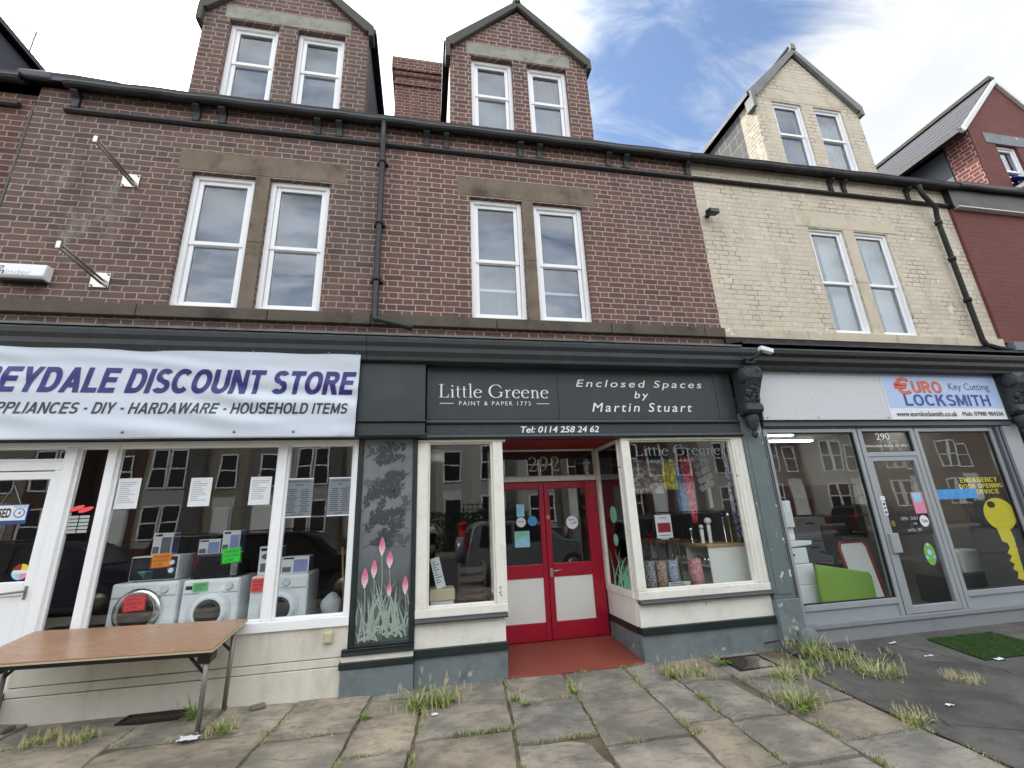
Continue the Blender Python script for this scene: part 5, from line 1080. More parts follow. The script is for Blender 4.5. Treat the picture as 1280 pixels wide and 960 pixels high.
sticker('red spiky price sticker stuck on the chrome ringed washing machine door', -2.83, -2.62, .82, .975, .244, M_stR, ('USE FULLY', 'WORKING', '£70'), .05)
sticker('red price sticker on the washing machine behind the thin window post', -1.735, -1.59, .91, 1.06, .288, M_stR, ('WASHER', 'DRYER', '£80'), .02)
def paperlines(m, x0, x1, z0, z1, n, y, r):
    for i in range(n):
        z = z1-(z1-z0)*(i+.5)/n; a = r.uniform(.35, 1.0); m.box(x0, x0+(x1-x0)*a, y-.0006, y-.0001, z-.0035, z+.0035)
GP = 'white paper notices in the store window'
for i, (x0, x1, z0, z1, lb) in enumerate(((-2.945, -2.75, 1.77, 2.06, 'white paper notice on the store glass above the white framed microwave'), (-2.31, -2.115, 1.77, 2.05, 'white paper notice on the store glass above the small wide lilac carton'), (-1.76, -1.56, 1.765, 2.045, 'white paper notice on the store glass nearest the thin window post'))):
    p_ = ob('paper_notice', MB().box(x0, x1, .0265, .0275, z0, z1), M_paper, None, label=lb, cat='notice', group=GP)
    m = MB(); paperlines(m, x0+.02, x1-.02, z0+.05, z1-.03, 11, .0265, random.Random(i)); ob('lettering', m, M_inkp, p_)
for i, (x0, x1) in enumerate(((-1.425, -1.15), (-1.0, -.765))):
    p_ = thing('price_list', ((x0+x1)/2, .027, 1.625), ('grey printed price list poster in the right store pane beside the thin window post' if i == 0 else 'grey printed price list poster beside the flower panel'), 'poster', 'grey price lists in the store window')
    ob('sheet', MB().box(x0, x1, .0265, .028, 1.625, 2.02), M_paperg, p_); ob('border', MB().box(x0, x1, .0255, .0262, 1.625, 1.637).box(x0, x1, .0255, .0262, 2.008, 2.02), M_paper, p_)
    m = MB(); fit(fmesh('KITCHEN APPLIANCE', bold=.03), x0+.03, x1-.03, 1.975, 1.995, .0258, m); fit(fmesh('PARTS', bold=.03), x0+.10, x1-.10, 1.94, 1.96, .0258, m)
    r_ = random.Random(40+i)
    for cxx in (x0+.28*(x1-x0), x0+.72*(x1-x0)):
        for k in range(12): hw_ = r_.uniform(.025, .05); z = 1.905-.0205*k; m.box(cxx-hw_, cxx+hw_, .0256, .0261, z-.004, z+.004)
    fit(fmesh('ASK IN STORE', bold=.03), x0+.08, x1-.08, 1.648, 1.662, .0258, m); ob('lettering', m, M_inkl, p_)
cs = thing('closed_sign', (-3.78, .015, 1.66), 'blue and white closed sign with a clock face hung in the white store door', 'sign')
ob('board', MB().box(-3.985, -3.625, .012, .016, 1.665, 1.845), M_navyblue, cs); ob('white_panel', MB().box(-3.975, -3.635, .010, .0118, 1.70, 1.835), M_paper, cs)
ob('lettering', fit(fmesh('CLOSED', bold=.03), -3.965, -3.755, 1.725, 1.81, .0092), M_black, cs); ob('lettering', fit(fmesh('WILL RETURN'), -3.745, -3.645, 1.815, 1.83, .0092), M_inkl, cs)
ob('clock_face', MB().lathe([(.045, -.0006), (.045, .0006)], (-3.69, .0088, 1.765), 'y', 20), M_blue, cs); ob('clock_face', MB().lathe([(.034, -.0006), (.034, .0006)], (-3.69, .0075, 1.765), 'y', 20), M_paper, cs); ob('clock_hand', MB().flat([(-3.70, 1.76), (-3.675, 1.785), (-3.68, 1.752)], .0064), M_redfr, cs)
ob('cord', MB().tube([(-3.86, .014, 1.845), (-3.79, .014, 2.02), (-3.70, .014, 1.845)], .002, 5), M_paper, cs)
ws_ = thing('round_sticker', (-3.575, .015, 1.18), 'round multicoloured sticker low on the white store door glass', 'sticker')
for i, mt in enumerate((M_yellow, M_redfr, M_cyan, M_pink)):
    ob('quarter', MB().flat([(-3.565, 1.25)]+[(-3.565+.068*math.cos(rad(90*i+k*9)), 1.25+.068*math.sin(rad(90*i+k*9))) for k in range(11)], .0155), mt, ws_)
ob('label_band', MB().box(-3.625, -3.505, .0135, .0148, 1.235, 1.265), M_paper, ws_)
rk = thing('window_stickers', (-3.2, .026, 1.55), 'small grid of silver labels under two red oval stickers in the narrow store pane', 'stickers')
for i in range(5): ob('label_row', MB().box(-3.30, -3.215, .024, .0265, 1.565+.033*i, 1.59+.033*i).box(-3.205, -3.125, .024, .0265, 1.565+.033*i, 1.59+.033*i), M_txtetch, rk)
for x, z in ((-3.245, 1.79), (-3.17, 1.775)): ob('red_oval', MB().lathe([(.06, -.0007), (.06, .0007)], (x, .025, z), 'y', 18).map(lambda v: Vector((v.x, v.y, z+(v.z-z)*.36+(v.x-x)*.3))), M_stR, rk)
bm_ = thing('broom', (-.86, .55, .18), 'upright broom with a wooden handle behind the store glass beside the flower panel', 'broom')
ob('handle', MB().tube([(-.90, .52, 1.30), (-.85, .55, .62)], .012, 8), M_wood, bm_); ob('head', MB().box(-.96, -.76, .51, .59, .5, .63).box(-.95, -.77, .52, .58, .18, .5), M_greysteel, bm_, bevel=.01)
ob('plastic_sack', MB().ball((-.95, .34, .74), .10, .10, .12, 12, 8).map(lambda v: v+Vector((.012*mnoise.noise(v*14), 0, .02*mnoise.noise(v*11)))).box(-1.0, -.9, .3, .4, .18, .7), M_txtetch, None, label='crumpled grey white sack standing in the corner of the store window', cat='sack')
ob('storage_tub', MB().py([(-.92, .18), (-.78, .18), (-.755, .70), (-.90, .66), (-.97, .60)], .15, .30), M_appl, None, bevel=.01, label='pale plastic tub in the corner of the store window in front of the sack', cat='tub')

# =================================================================== TABLE
BR, FR, BL = Vector((-1.61, -.06, .735)), Vector((-1.632, -.70, .635)), Vector((-3.30, -.05, .765))
FLc = BL+FR-BR; ex = (BR-BL); ey = (BR-FR); nn = ex.cross(ey).normalized()
tb = thing('folding_table', (-2.45, -.35, .0), 'brown folding trestle table with black edge standing under the store window', 'table')
def tpt(u, v, h=0): return BL+ex*u-ey*v+nn*h     # u along, v towards the street
def tbox(mb, u0, u1, v0, v1, h0, h1): 
    vs = [tpt(u, v, h) for u in (u0, u1) for v in (v0, v1) for h in (h0, h1)]; return mb.add(vs, [(0, 1, 3, 2), (4, 6, 7, 5), (0, 4, 5, 1), (2, 3, 7, 6), (0, 2, 6, 4), (1, 5, 7, 3)])
ob('tabletop', tbox(MB(), 0, 1, 0, 1, -.012, 0), M_table, tb, bevel=.003); ob('edge_trim', tbox(MB(), -.003, 1.003, -.006, 1.006, -.024, -.0125), M_beige, tb)
ed = MB(); tbox(ed, .02, .98, .03, .07, -.062, -.0245); tbox(ed, .02, .98, .93, .97, -.062, -.0245); tbox(ed, .02, .04, .07, .93, -.062, -.0245); tbox(ed, .96, .98, .07, .93, -.062, -.0245); ob('frame', ed, M_black, tb)
for u in (.06, .965):
    top1, top2 = tpt(u, .90, -.03), tpt(u, .18 if u > .5 else .55, -.03); f1 = Vector((top1.x-.02, top1.y+.06, gz(top1.x, top1.y)+.008)); f2 = Vector((top2.x-.02, top2.y+.04, gz(top2.x, top2.y)+.008))
    ob('leg', MB().tube([top1, f1], .019, 10), M_galv, tb); ob('leg', MB().tube([top2, f2], .019, 10), M_galv, tb)
    ob('foot_rail', MB().tube([f1+Vector((0, -.03, .006)), f2+Vector((0, .05, .006))], .015, 8), M_galv, tb)
    s = -1 if u > .5 else 1
    ob('brace', MB().tube([tpt(u+s*.10, .86, -.05), top1.lerp(f1, .30)], .012, 8), M_black, tb); ob('brace', MB().tube([tpt(u+s*.10, .22 if u > .5 else .58, -.05), top2.lerp(f2, .30)], .012, 8), M_black, tb)
ob('hinge_plate', tbox(MB(), .93, .985, .78, .95, -.12, -.063), M_black, tb)

# =================================================================== PAINT SHOP WINDOW GOODS
ct = thing('display_counter', (3.64, 1.2, .6), 'white display counter with a wooden top in the right paint shop window', 'counter')
ob('front_panel', MB().box(3.385, 3.92, .19, .21, .60, 1.085), M_wht2, ct, bevel=.003); ob('top', MB().box(3.365, 3.93, .175, 2.4, 1.086, 1.118), M_wood, ct, bevel=.004)
ob('shelf', MB().box(3.39, 3.92, .211, 2.4, .86, .875).box(3.39, 3.92, .211, 2.4, .605, .62), M_wht2, ct)
for y in (.7, 1.2, 1.7, 2.2): ob('divider', MB().box(3.39, 3.92, y-.008, y+.008, .621, 1.085), M_wht2, ct)
ob('back_panel', MB().box(3.925, 3.935, .21, 2.4, .6, 1.085), M_wht2, ct)
kbx = ob('glass_knob', MB().lathe([(.012, 0), (.012, .02), (.03, .04), (.034, .06), (.02, .085), (.005, .09)], (3.44, .30, .876), 'z', 14), M_chrome, None, label='small glass and steel knob on the counter side shelf', cat='ornament', group='glass knobs on the counter side shelf')  # glass knobs laid out in a row on the shelf
for i in range(1, 9): dup(kbx, (3.44+.015*(i % 2), .30+.095*i+(.1 if i > 3 else 0), .876))
ROLLB = [('charcoal speckled wallpaper roll, leftmost of the rolls behind the right paint shop glass', 2.565, .985), ('tan speckled wallpaper roll between the charcoal and the blue rolls', 2.708, .98), ('blue speckled wallpaper roll beside the tan one', 2.852, .978), ('rose pink speckled wallpaper roll next to the white counter', 3.143, .98)]
for i, (lb, x, zt) in enumerate(ROLLB):
    r_ = thing('wallpaper_roll', (x, .13, .6), lb, 'wallpaper roll', 'wallpaper rolls in the paint shop window'); rr_ = .064 if i != 3 else .078
    ob('paper', MB().lathe([(rr_, 0), (rr_, zt-.6)], (x, .14, .6), 'z', 26), ROLLS[i], r_); ob('core', MB().lathe([(.022, zt-.6), (.022, zt-.598)], (x, .14, .6), 'z', 14), M_black, r_)
o_ = ob('price_card', MB().box(2.735, 3.005, .055, .059, .60, .752), M_txtetch, None, label='grey printed card leaning in front of the blue wallpaper roll', cat='card')
m = MB(); paperlines(m, 2.76, 2.98, .69, .745, 3, .0545, random.Random(5)); ob('lettering', m, M_inkl, o_)
o_ = ob('easel_card', MB().box(2.90, 3.12, .50, .506, 1.205, 1.49).box(2.96, 3.06, .506, .56, 1.19, 1.24), M_paper, None, label='upright white card with a red block behind the right paint shop glass', cat='card'); ob('red_block', MB().box(2.925, 3.10, .4985, .4995, 1.275, 1.39), M_redfr, o_); ob('lettering', text('PAINT', 2.96, 3.06, 1.44, 1.462, .4988, None, None).box(2.93, 3.09, .4985, .4995, 1.235, 1.242), M_inkl, o_)
ob('display_stand', MB().box(2.86, 3.20, .49, .80, 1.17, 1.189).box(2.88, 2.90, .5, .52, .6, 1.17).box(3.16, 3.18, .5, .52, .6, 1.17).box(2.88, 2.90, .77, .79, .6, 1.17).box(3.16, 3.18, .77, .79, .6, 1.17), M_brownint, None, label='small dark stand carrying the white card in the right paint shop window', cat='stand')
for i, (x, y, h_, rb, lb) in enumerate(((3.45, .62, .17, .034, 'steel ball finial, leftmost on the wooden counter top'), (3.53, .50, .20, .030, 'white turned finial just right of the leftmost ball finial'), (3.60, .44, .27, .046, 'tall white finial with the largest ball head'), (3.78, .38, .35, .040, 'tall dark headed finial rod near the right end of the counter'), (3.85, .36, .335, .040, 'rightmost finial rod on the counter, with a brass stem'))):
    r_ = thing('curtain_finial', (x, y, 1.118), lb, 'finial', 'curtain finials on the counter'); mt = (M_chrome, M_wht2, M_wht2, M_chrome, M_gold)[i]
    ob('stem', MB().lathe([(.026, 0), (.026, .012), (.011 if i not in (1, 2) else .02, .02), (.011 if i not in (1, 2) else .026, h_-rb*1.2), (.016, h_-rb)], (x, y, 1.118), 'z', 14), mt, r_); ob('ball_head', MB().ball((x, y, 1.118+h_), rb, rb, rb*.95, 16, 10), M_blackgloss if i == 3 else (M_chrome if i in (0, 4) else M_wht2), r_)
for i in range(7): ob('curtain_rod', MB().tube([(3.40+.06*i, .72-.03*(i % 2), 1.118), (3.40+.06*i, .72-.03*(i % 2), 1.30+.03*(i % 3))], .006, 6), M_black, None, label='thin dark display rod behind the finials on the counter', cat='rod', group='thin dark rods behind the finials')
def hang(nm, lb, mat, x0, x1, z0, z1, y, sw=.02, tip=False):
    mb = MB(); n = 12; kk = 14
    for j in range(kk+1):
        for i in range(n+1):
            u, v = i/n, j/kk; w_ = (1-.65*(1-v)) if tip else 1; xm = (x0+x1)/2; mb.v.append((xm+(x0+(x1-x0)*u-xm)*w_, y+sw*math.sin(u*11+v), z0+(z1-z0)*v))
    for j in range(kk):
        for i in range(n): a = j*(n+1)+i; mb.f.append((a, a+1, a+n+2, a+n+1)); mb.sm.append(True)
    o_ = ob(nm, mb, mat, None, label=lb, cat='fabric', group='fabrics hung in the paint shop window'); o_.modifiers.new('solid', 'SOLIDIFY').thickness = .003
M_olive = speckle('olive_fabric', srgb(150, 136, 36), srgb(206, 192, 70), 24); M_bluef = speckle('petrol_fabric', srgb(28, 74, 124), srgb(52, 112, 164), 24); M_redf = speckle('wine_fabric', srgb(150, 30, 54), srgb(206, 84, 104), 24); M_grf = speckle('grey_patterned_fabric', srgb(112, 108, 104), srgb(172, 168, 162), 16)
hang('hung_fabric', 'yellow olive fabric sample hung left of the petrol blue one', M_olive, 3.09, 3.28, 1.80, 2.20, .50)
hang('hung_fabric', 'petrol blue fabric sample hung beside the wine red one', M_bluef, 3.25, 3.38, 1.50, 2.12, .48)
hang('hung_fabric', 'wine red fabric tied to a point, behind the right paint shop glass', M_redf, 3.34, 3.50, 1.36, 2.24, .44, .02, True)
hang('hung_fabric', 'grey patterned fabric swag, leftmost of the hung fabrics', M_grf, 2.66, 3.10, 1.76, 2.2, .55, .03)
hang('hung_fabric', 'blue and grey floral curtain at the right end of the right paint shop window', M_floral, 3.845, 3.93, 1.12, 2.37, .25, .015)
fan = thing('sample_fan', (3.77, .58, 1.75), 'fan of pale grey square sample tiles hung above the finials', 'sample fan')
for i in range(5):
    for j in range(3):
        x = 3.66+.075*j+.012*i; z = 2.21-.10*i+.03*j
        if x < 3.9: ob('sample_tile', MB().box(-.038, .038, -.004, .004, -.038, .038).map(lambda v: Matrix.Rotation(rad(-28), 3, 'Y') @ v+Vector((x, .60-.012*((i+j) % 2), z))), M_txtetch, fan)
ob('fan_stem', MB().box(3.79, 3.84, .61, .615, 1.55, 1.95), M_wht2, fan)
gl_ = ob('glass_lettering', fit(serif('Little Greene'), 2.50, 3.66, 2.185, 2.325, .0195), M_txtetch2, None, label='etched white serif lettering on the right paint shop glass', cat='lettering')
ob('strapline', fit(fmesh('PAINT & PAPER', space=1.5), 2.64, 3.27, 2.105, 2.145, .0195).box(2.46, 2.58, .0193, .0197, 2.122, 2.128).box(3.33, 3.45, .0193, .0197, 2.122, 2.128), M_txtetch2, gl_)
dc = MB(); rd_ = random.Random(4)
for i in range(26):
    y = .12+rd_.random()*.5; z = .69; a = 1.57+rd_.uniform(-.5, .5); L = rd_.uniform(.2, .5); cu_ = rd_.uniform(-1.6, 1.6); wd = rd_.uniform(.02, .035); n = 8; l, r = [], []
    for k in range(n+1):
        t = k/n; w_ = wd*(1-t)**.6; l.append((y-math.sin(a)*w_/2, z+math.cos(a)*w_/2)); r.append((y+math.sin(a)*w_/2, z-math.cos(a)*w_/2)); y += L/n*math.cos(a); z += L/n*math.sin(a); a += cu_/n
    for k in range(n):
        q = [l[k], l[k+1], r[k+1], r[k]]
        if all(.10 < t[0] < .77 for t in q): dc.add([(2.3065-.0002*i, t[0], t[1]) for t in q], [(0, 1, 2, 3)])
ob('leaf_decal', dc, M_mint, None, label='mint green leaf decal on the glass beside the crimson doors', cat='decal')
for z, rr_, lb in ((1.52, .10, 'teal oval decal on the recess side glass, upper one'), (1.22, .07, 'teal oval decal on the recess side glass, just above the leaf decal')): ob('oval_decal', MB().lathe([(rr_, -.0007), (rr_, .0007)], (2.306, .42, z), 'x', 20), M_mint, None, label=lb, cat='decal')
# left window of the paint shop
ob('window_lining', MB().box(-.075, .05, .10, .125, .60, 2.38), M_mid, None, bevel=.004, label='beige lining board at the left edge of the left paint shop window', cat='board')
sb_ = thing('stationery_box', (.19, .3, .6), 'stack of two cream boxes on the left paint shop window floor', 'box')
ob('box', MB().box(.07, .315, .2, .45, .60, .72), M_wht2, sb_, bevel=.006); ob('lid', MB().box(.06, .325, .19, .46, .722, .835), M_beige, sb_, bevel=.006)
o_ = ob('leaning_card', MB().box(-.05, .05, -.003, .003, 0, .315).map(lambda v: Matrix.Rotation(rad(-14), 3, 'Y') @ v+Vector((.185, .26+.10*v.z, .838))), M_paper, None, label='tall white printed card leaning on the cream boxes', cat='card')
m = MB(); paperlines(m, -.035, .035, .05, .28, 9, -.0032, random.Random(8)); ob('lettering', m.map(lambda v: Matrix.Rotation(rad(-14), 3, 'Y') @ v+Vector((.185, .26+.10*v.z, .838))), M_inkl, o_)
ln = thing('hanging_lamp', (.09, .35, 2.2), 'white drum lampshade hung high in the left paint shop window', 'lamp'); ob('lamp_shade', MB().lathe([(.12, 0), (.12, .13)], (.10, .32, 2.2), 'z', 24), M_wht2, ln); ob('flex', MB().tube([(.10, .32, 2.33), (.10, .32, 2.9)], .006, 6), M_black, ln)
cr = thing('crate_shelf', (.55, .7, .6), 'brown slatted crate shelf low in the left paint shop window', 'crate')
for k in range(4): ob('slat', MB().box(.40, .70, .60, .62, .64+.10*k, .70+.10*k), M_brownint, cr)
ob('side', MB().box(.39, .41, .6, .85, .6, 1.05).box(.69, .71, .6, .85, .6, 1.05), M_brownint, cr)

# =================================================================== LOCKSMITH GOODS
pr_ = thing('photocopier', (4.78, .6, .2), 'white office photocopier with a stepped side tray at the left of the locksmith window', 'photocopier')
ob('base', MB().box(4.53, 4.98, .36, .85, .2, .55), M_appl, pr_, bevel=.01); ob('tray_unit', MB().box(4.54, 4.97, .38, .85, .555, .80), M_appl, pr_, bevel=.01); ob('scanner', MB().box(4.56, 4.93, .38, .85, .805, 1.0), M_appl, pr_, bevel=.012)
ob('side_tray', MB().py([(4.60, 1.005), (5.0, 1.03), (5.02, 1.08), (4.60, 1.09)], .36, .8), M_appl, pr_, bevel=.008); ob('feeder', MB().box(4.60, 4.86, .45, .8, 1.095, 1.25), M_appl, pr_, bevel=.012); ob('lid', MB().box(4.67, 4.85, .40, .60, 1.255, 1.60), M_appl, pr_, bevel=.01); ob('button', MB().box(4.70, 4.73, .376, .379, .90, .93), M_black, pr_)
ob('green_screen', MB().py([(4.86, .2), (5.68, .2), (5.685, .62), (5.66, .665), (5.0, .785), (4.88, .80)], .24, .29), M_lime, None, bevel=.015, label='lime green upholstered screen low behind the locksmith glass', cat='screen')
wb = thing('whiteboard', (5.85, .5, .2), 'whiteboard in a red tube frame leaning behind the lime green screen', 'whiteboard')
sk = lambda v: Vector((v.x+.10*(1-v.z)*.0, v.y+.15*(v.z-.2), v.z))
ob('board', MB().box(5.62, 6.03, .44, .45, .25, 1.0).map(sk), M_wht2, wb); ob('frame', MB().tube([(5.60, .44, .2), (5.60, .44, .95), (5.64, .44, 1.02), (6.0, .44, 1.02), (6.05, .44, .95), (6.05, .44, .2)], .02, 8).map(sk), M_redfr, wb); ob('pen_tray', MB().box(5.66, 6.02, .40, .44, 1.04, 1.10).map(sk), M_black, wb)
oc = thing('office_chair', (5.9, 1.0, .2), 'black office chair behind the whiteboard in the locksmith shop', 'chair')
ob('backrest', MB().box(5.78, 6.22, .93, 1.0, .82, 1.25), M_black, oc, bevel=.04, seg=4); ob('seat', MB().box(5.74, 6.22, .72, 1.18, .62, .72), M_black, oc, bevel=.03); ob('stem', MB().tube([(5.98, .95, .62), (5.98, .95, .3)], .03, 8), M_black, oc)
for s in (5.72, 6.22): ob('armrest', MB().tube([(s, .78, .66), (s, .78, .86), (s, 1.0, .87)], .02, 8), M_black, oc)
for k in range(5): a = k*1.2566; ob('leg', MB().tube([(5.98, .95, .3), (5.98+.28*math.cos(a), .95+.28*math.sin(a), .23)], .02, 6).ball((5.98+.28*math.cos(a), .95+.28*math.sin(a), .225), .025, .025, .025), M_black, oc)
fc = thing('filing_cabinet', (6.1, 1.9, .2), 'grey filing cabinet deep behind the whiteboard in the locksmith shop', 'cabinet'); ob('body', MB().box(5.85, 6.5, 1.6, 2.2, .2, 1.34), M_mid, fc, bevel=.006)
for k in range(3): d_ = ob('drawer', MB().box(5.87, 6.48, 1.585, 1.599, .24+.37*k, .58+.37*k), M_greysteel, fc, bevel=.004); ob('handle', MB().box(6.1, 6.25, 1.57, 1.584, .5+.37*k, .52+.37*k), M_black, d_)
ob('window_bench', MB().box(6.80, 8.03, .20, .62, .2, .54), M_black, None, bevel=.006, label='low black bench behind the key poster', cat='bench')
ob('safe_box', MB().box(7.24, 7.64, .28, .55, .54, .84).map(lambda v: v+Vector((.02*(v.z-.54), 0, 0))), M_wht2, None, bevel=.03, seg=3, label='white padded block on the bench left of the key poster', cat='box')
ob('folded_cloth', MB().ball((7.12, .40, .66), .13, .12, .13, 14, 9).map(lambda v: v+Vector((.03*mnoise.noise(v*9), 0, .03*mnoise.noise(v*8+Vector((3, 0, 0)))))), M_purplefab, None, label='plum cloth heap on the bench beside the white padded block', cat='cloth')
ob('display_shelf', MB().box(6.3, 8.2, 2.2, 2.5, .2, .9).box(6.3, 8.2, 2.45, 2.5, .9, 1.9).box(6.3, 8.2, 2.2, 2.45, 1.3, 1.33).box(6.3, 8.2, 2.2, 2.45, 1.65, 1.68), M_brownint, None, label='dark brown display shelves along the back of the locksmith shop', cat='shelves')

# =================================================================== ON THE PAVEMENT
def grate(lb, x0, x1, y0, y1, skew=0):
    z = max(gz(x0, y0), gz(x1, y1))+.004; sh_ = lambda v: Vector((v.x+skew*(v.y-y1), v.y, v.z))
    t = thing('drain_grate', ((x0+x1)/2, (y0+y1)/2, z), lb, 'drain', 'cast iron grates at the foot of the walls')
    m = MB(); tk = .022; m.box(x0, x1, y0, y0+tk, z-.01, z+.008); m.box(x0, x1, y1-tk, y1, z-.01, z+.008); m.box(x0, x0+tk, y0+tk, y1-tk, z-.01, z+.0075); m.box(x1-tk, x1, y0+tk, y1-tk, z-.01, z+.0075)
    ob('frame', m.map(sh_), M_ironold, t); m = MB(); W_, H_ = x1-x0, y1-y0
    n = 9
    for sgn in (-1, 1):
        for i in range(-n, 2*n):
            a = x0+W_*i/n; pts = []
            for k in range(9):
                yy = y0+tk+(H_-2*tk)*k/8; xx = a+sgn*(yy-y0)*1.3
                if x0+tk < xx < x1-tk: pts.append((xx, yy, z+.001+(.0008 if sgn > 0 else 0)))
            for p, q in zip(pts[:-1], pts[1:]): m.add([(p[0]-.009, p[1], p[2]), (p[0]+.009, p[1], p[2]), (q[0]+.009, q[1], q[2]), (q[0]-.009, q[1], q[2])], [(0, 1, 2, 3)])
    ob('lattice', m.map(sh_), M_rust, t); ob('pit', MB().box(x0+tk, x1-tk, y0+tk, y1-tk, z-.006, z-.003).map(sh_), M_blackgloss, t)
M_rust = paint('rusty_grate_iron', srgb(82, 70, 60), .8, .25, 8., .002, .3)
grate('worn iron grate against the store riser behind the table leg', -2.46, -1.99, -.245, -.05)
grate('square lattice iron grate on the flags below the grey pilaster', 3.10, 3.55, -.56, -.15, .15)
grate('iron grate on the asphalt left of the green mat, by the tall weeds', 4.14, 4.52, -.53, -.26, .1)
mt_ = thing('turf_mat', (5.95, -.6, .006), 'green artificial turf mat on the asphalt outside the locksmith', 'mat')
MQ = [Vector((5.62, -.30, 0)), Vector((6.52, -.33, 0)), Vector((6.30, -1.02, 0)), Vector((5.36, -1.04, 0))]
ob('backing', MB().pz([(q.x, q.y) for q in MQ], .010, .016), M_turf, mt_)
m = MB(); r_ = random.Random(6)
for i in range(9000):
    u, v = r_.random(), r_.random(); p = MQ[0].lerp(MQ[1], u).lerp(MQ[3].lerp(MQ[2], u), v); a = r_.uniform(0, 6.28); h_ = r_.uniform(.012, .022); dx, dy = .003*math.cos(a), .003*math.sin(a); lx, ly = r_.uniform(-.008, .008), r_.uniform(-.008, .008)
    m.add([(p.x-dx, p.y-dy, .015), (p.x+dx, p.y+dy, .015), (p.x+lx, p.y+ly, .015+h_)], [(0, 1, 2)])
o_ = ob('pile', m, M_turf, mt_); o_['kind'] = 'stuff'
def tuft(nblade, hgt, spread, seed, dry=.3, heads=True):
    r = random.Random(seed); ms = [MB(), MB(), MB()]
    for i in range(nblade):
        k = 2 if r.random() < dry*.6 else (0 if r.random() < .5 else 1); a = r.uniform(0, 6.283); rr = spread*.35*math.sqrt(r.random()); x, y, z = rr*math.cos(a), rr*math.sin(a), -.01
        a2 = a+r.uniform(-.6, .6); el = r.uniform(.75, 1.5); L = hgt*r.uniform(.35, .88); wd = r.uniform(.0035, .0085); cu = r.uniform(.5, 2.3); n = 6; V = []
        for s_ in range(n+1):
            t = s_/n; w_ = wd*(1-.85*t); V += [(x-math.sin(a2)*w_, y+math.cos(a2)*w_, z), (x+math.sin(a2)*w_, y-math.cos(a2)*w_, z)]
            x += L/n*math.cos(el)*math.cos(a2); y += L/n*math.cos(el)*math.sin(a2); z = max(.004, z+L/n*math.sin(el)); el -= cu/n
        ms[k].add(V, [(2*s_, 2*s_+1, 2*s_+3, 2*s_+2) for s_ in range(n)])
        if heads and r.random() < .22:                            # barley-like seed heads
            for q in range(8): aa = r.uniform(0, 6.28); ms[2].add([(x, y, z-.02+.006*q), (x+.004, y, z-.018+.006*q), (x+.016*math.cos(aa), y+.016*math.sin(aa), z+.022+.006*q)], [(0, 1, 2)])
    return ms
def weed(lb, x, y, nb, h_, sp, seed, dry=.3, heads=True, z=None):
    t = thing('weed', (x, y, gz(x, y)), lb, 'weed', 'weeds growing from the pavement joints')
    for m, mt, nm in zip(tuft(nb, h_, sp, seed, dry, heads), (M_weed, M_weedg, M_weedd), ('pale_blades', 'green_blades', 'dry_blades')):
        if m.v: ob(nm, m.map(lambda v: v+Vector((x, y, gz(x, y)))), mt, t)
for a in (('pale grassy weed against the plinth below the flower panel corner', -.05, -.52, 90, .28, .22, 1, .45), ('taller green grassy weed just right of the pale one below the left paint shop window', .19, -.50, 110, .27, .20, 2, .15),
          ('low pale weed tuft under the right paint shop window, nearer the step', 2.40, -.42, 80, .14, .22, 3, .35), ('low pale weed tuft under the right paint shop window, nearer the grate', 2.62, -.50, 70, .15, .20, 4, .45),
          ('tallest grass weed beside the grey bollard stub at the pilaster', 4.05, -.36, 130, .36, .26, 5, .3), ('sprawling weed at the edge of the asphalt, below the tallest one', 4.12, -.62, 120, .22, .34, 6, .35),
          ('broad weed clump on the asphalt edge, furthest right of the weeds', 4.12, -1.0, 150, .22, .46, 7, .4), ('weed clump in the flag joint left of the broad one', 3.30, -.86, 110, .24, .24, 8, .45), ('green spreading weed between the square grate and the broad clump', 3.62, -.82, 80, .14, .26, 9, .1),
          ('bright weed clump in the middle of the right hand flags', 2.98, -1.36, 140, .20, .32, 10, .35), ('dry flattened weed at the meeting of flags and asphalt in the foreground', 3.50, -1.86, 70, .10, .26, 11, .6),
          ('tall green weed by the iron grate behind the table leg', -1.88, -.22, 60, .24, .12, 12, .1), ('small weed at the right foot of the folding table', -1.58, -.50, 50, .15, .16, 13, .3),
          ('yellowed moss clump on the flags at the far left', -2.86, -.42, 120, .06, .26, 14, .6), ('yellowed moss clump on the flags left of the table foot', -2.58, -.46, 130, .065, .28, 15, .6),
          ('small green weed in the joint in front of the crimson doors', 1.35, -.55, 40, .08, .10, 16, .1), ('small pale weed in the joint below the left end of the red step', .80, -.58, 30, .08, .10, 17, .3), ('round yellow moss patch on the asphalt near the mat', 4.62, -1.36, 200, .03, .40, 18, .7)): weed(*a)
def rosette(lb, x, y, n, L, seed):
    r = random.Random(seed); t = thing('broadleaf_weed', (x, y, gz(x, y)), lb, 'weed', 'broad leaved weeds in the joints'); m = MB()
    for i in range(n):
        a = 6.283*i/n+r.uniform(-.3, .3); l_ = L*r.uniform(.6, 1.1); wd = l_*r.uniform(.16, .26); el = r.uniform(.25, .9); V = []; k = 6
        for q in range(k+1):
            u = q/k; w_ = wd*math.sin(math.pi*min(1, .12+u*.88))**.8*(1 if q % 2 else .72); d_ = l_*u*math.cos(el); z = l_*(u*math.sin(el)-.75*u*u*math.sin(el))+.004; V += [(x+d_*math.cos(a)-w_*math.sin(a)*.5, y+d_*math.sin(a)+w_*math.cos(a)*.5, gz(x, y)+z+.004), (x+d_*math.cos(a), y+d_*math.sin(a), gz(x, y)+z), (x+d_*math.cos(a)+w_*math.sin(a)*.5, y+d_*math.sin(a)-w_*math.cos(a)*.5, gz(x, y)+z+.004)]
        m.add(V, [f for q in range(k) for f in ((3*q, 3*q+1, 3*q+4, 3*q+3), (3*q+1, 3*q+2, 3*q+5, 3*q+4))], True)
    ob('leaves', m, M_weedg, t)
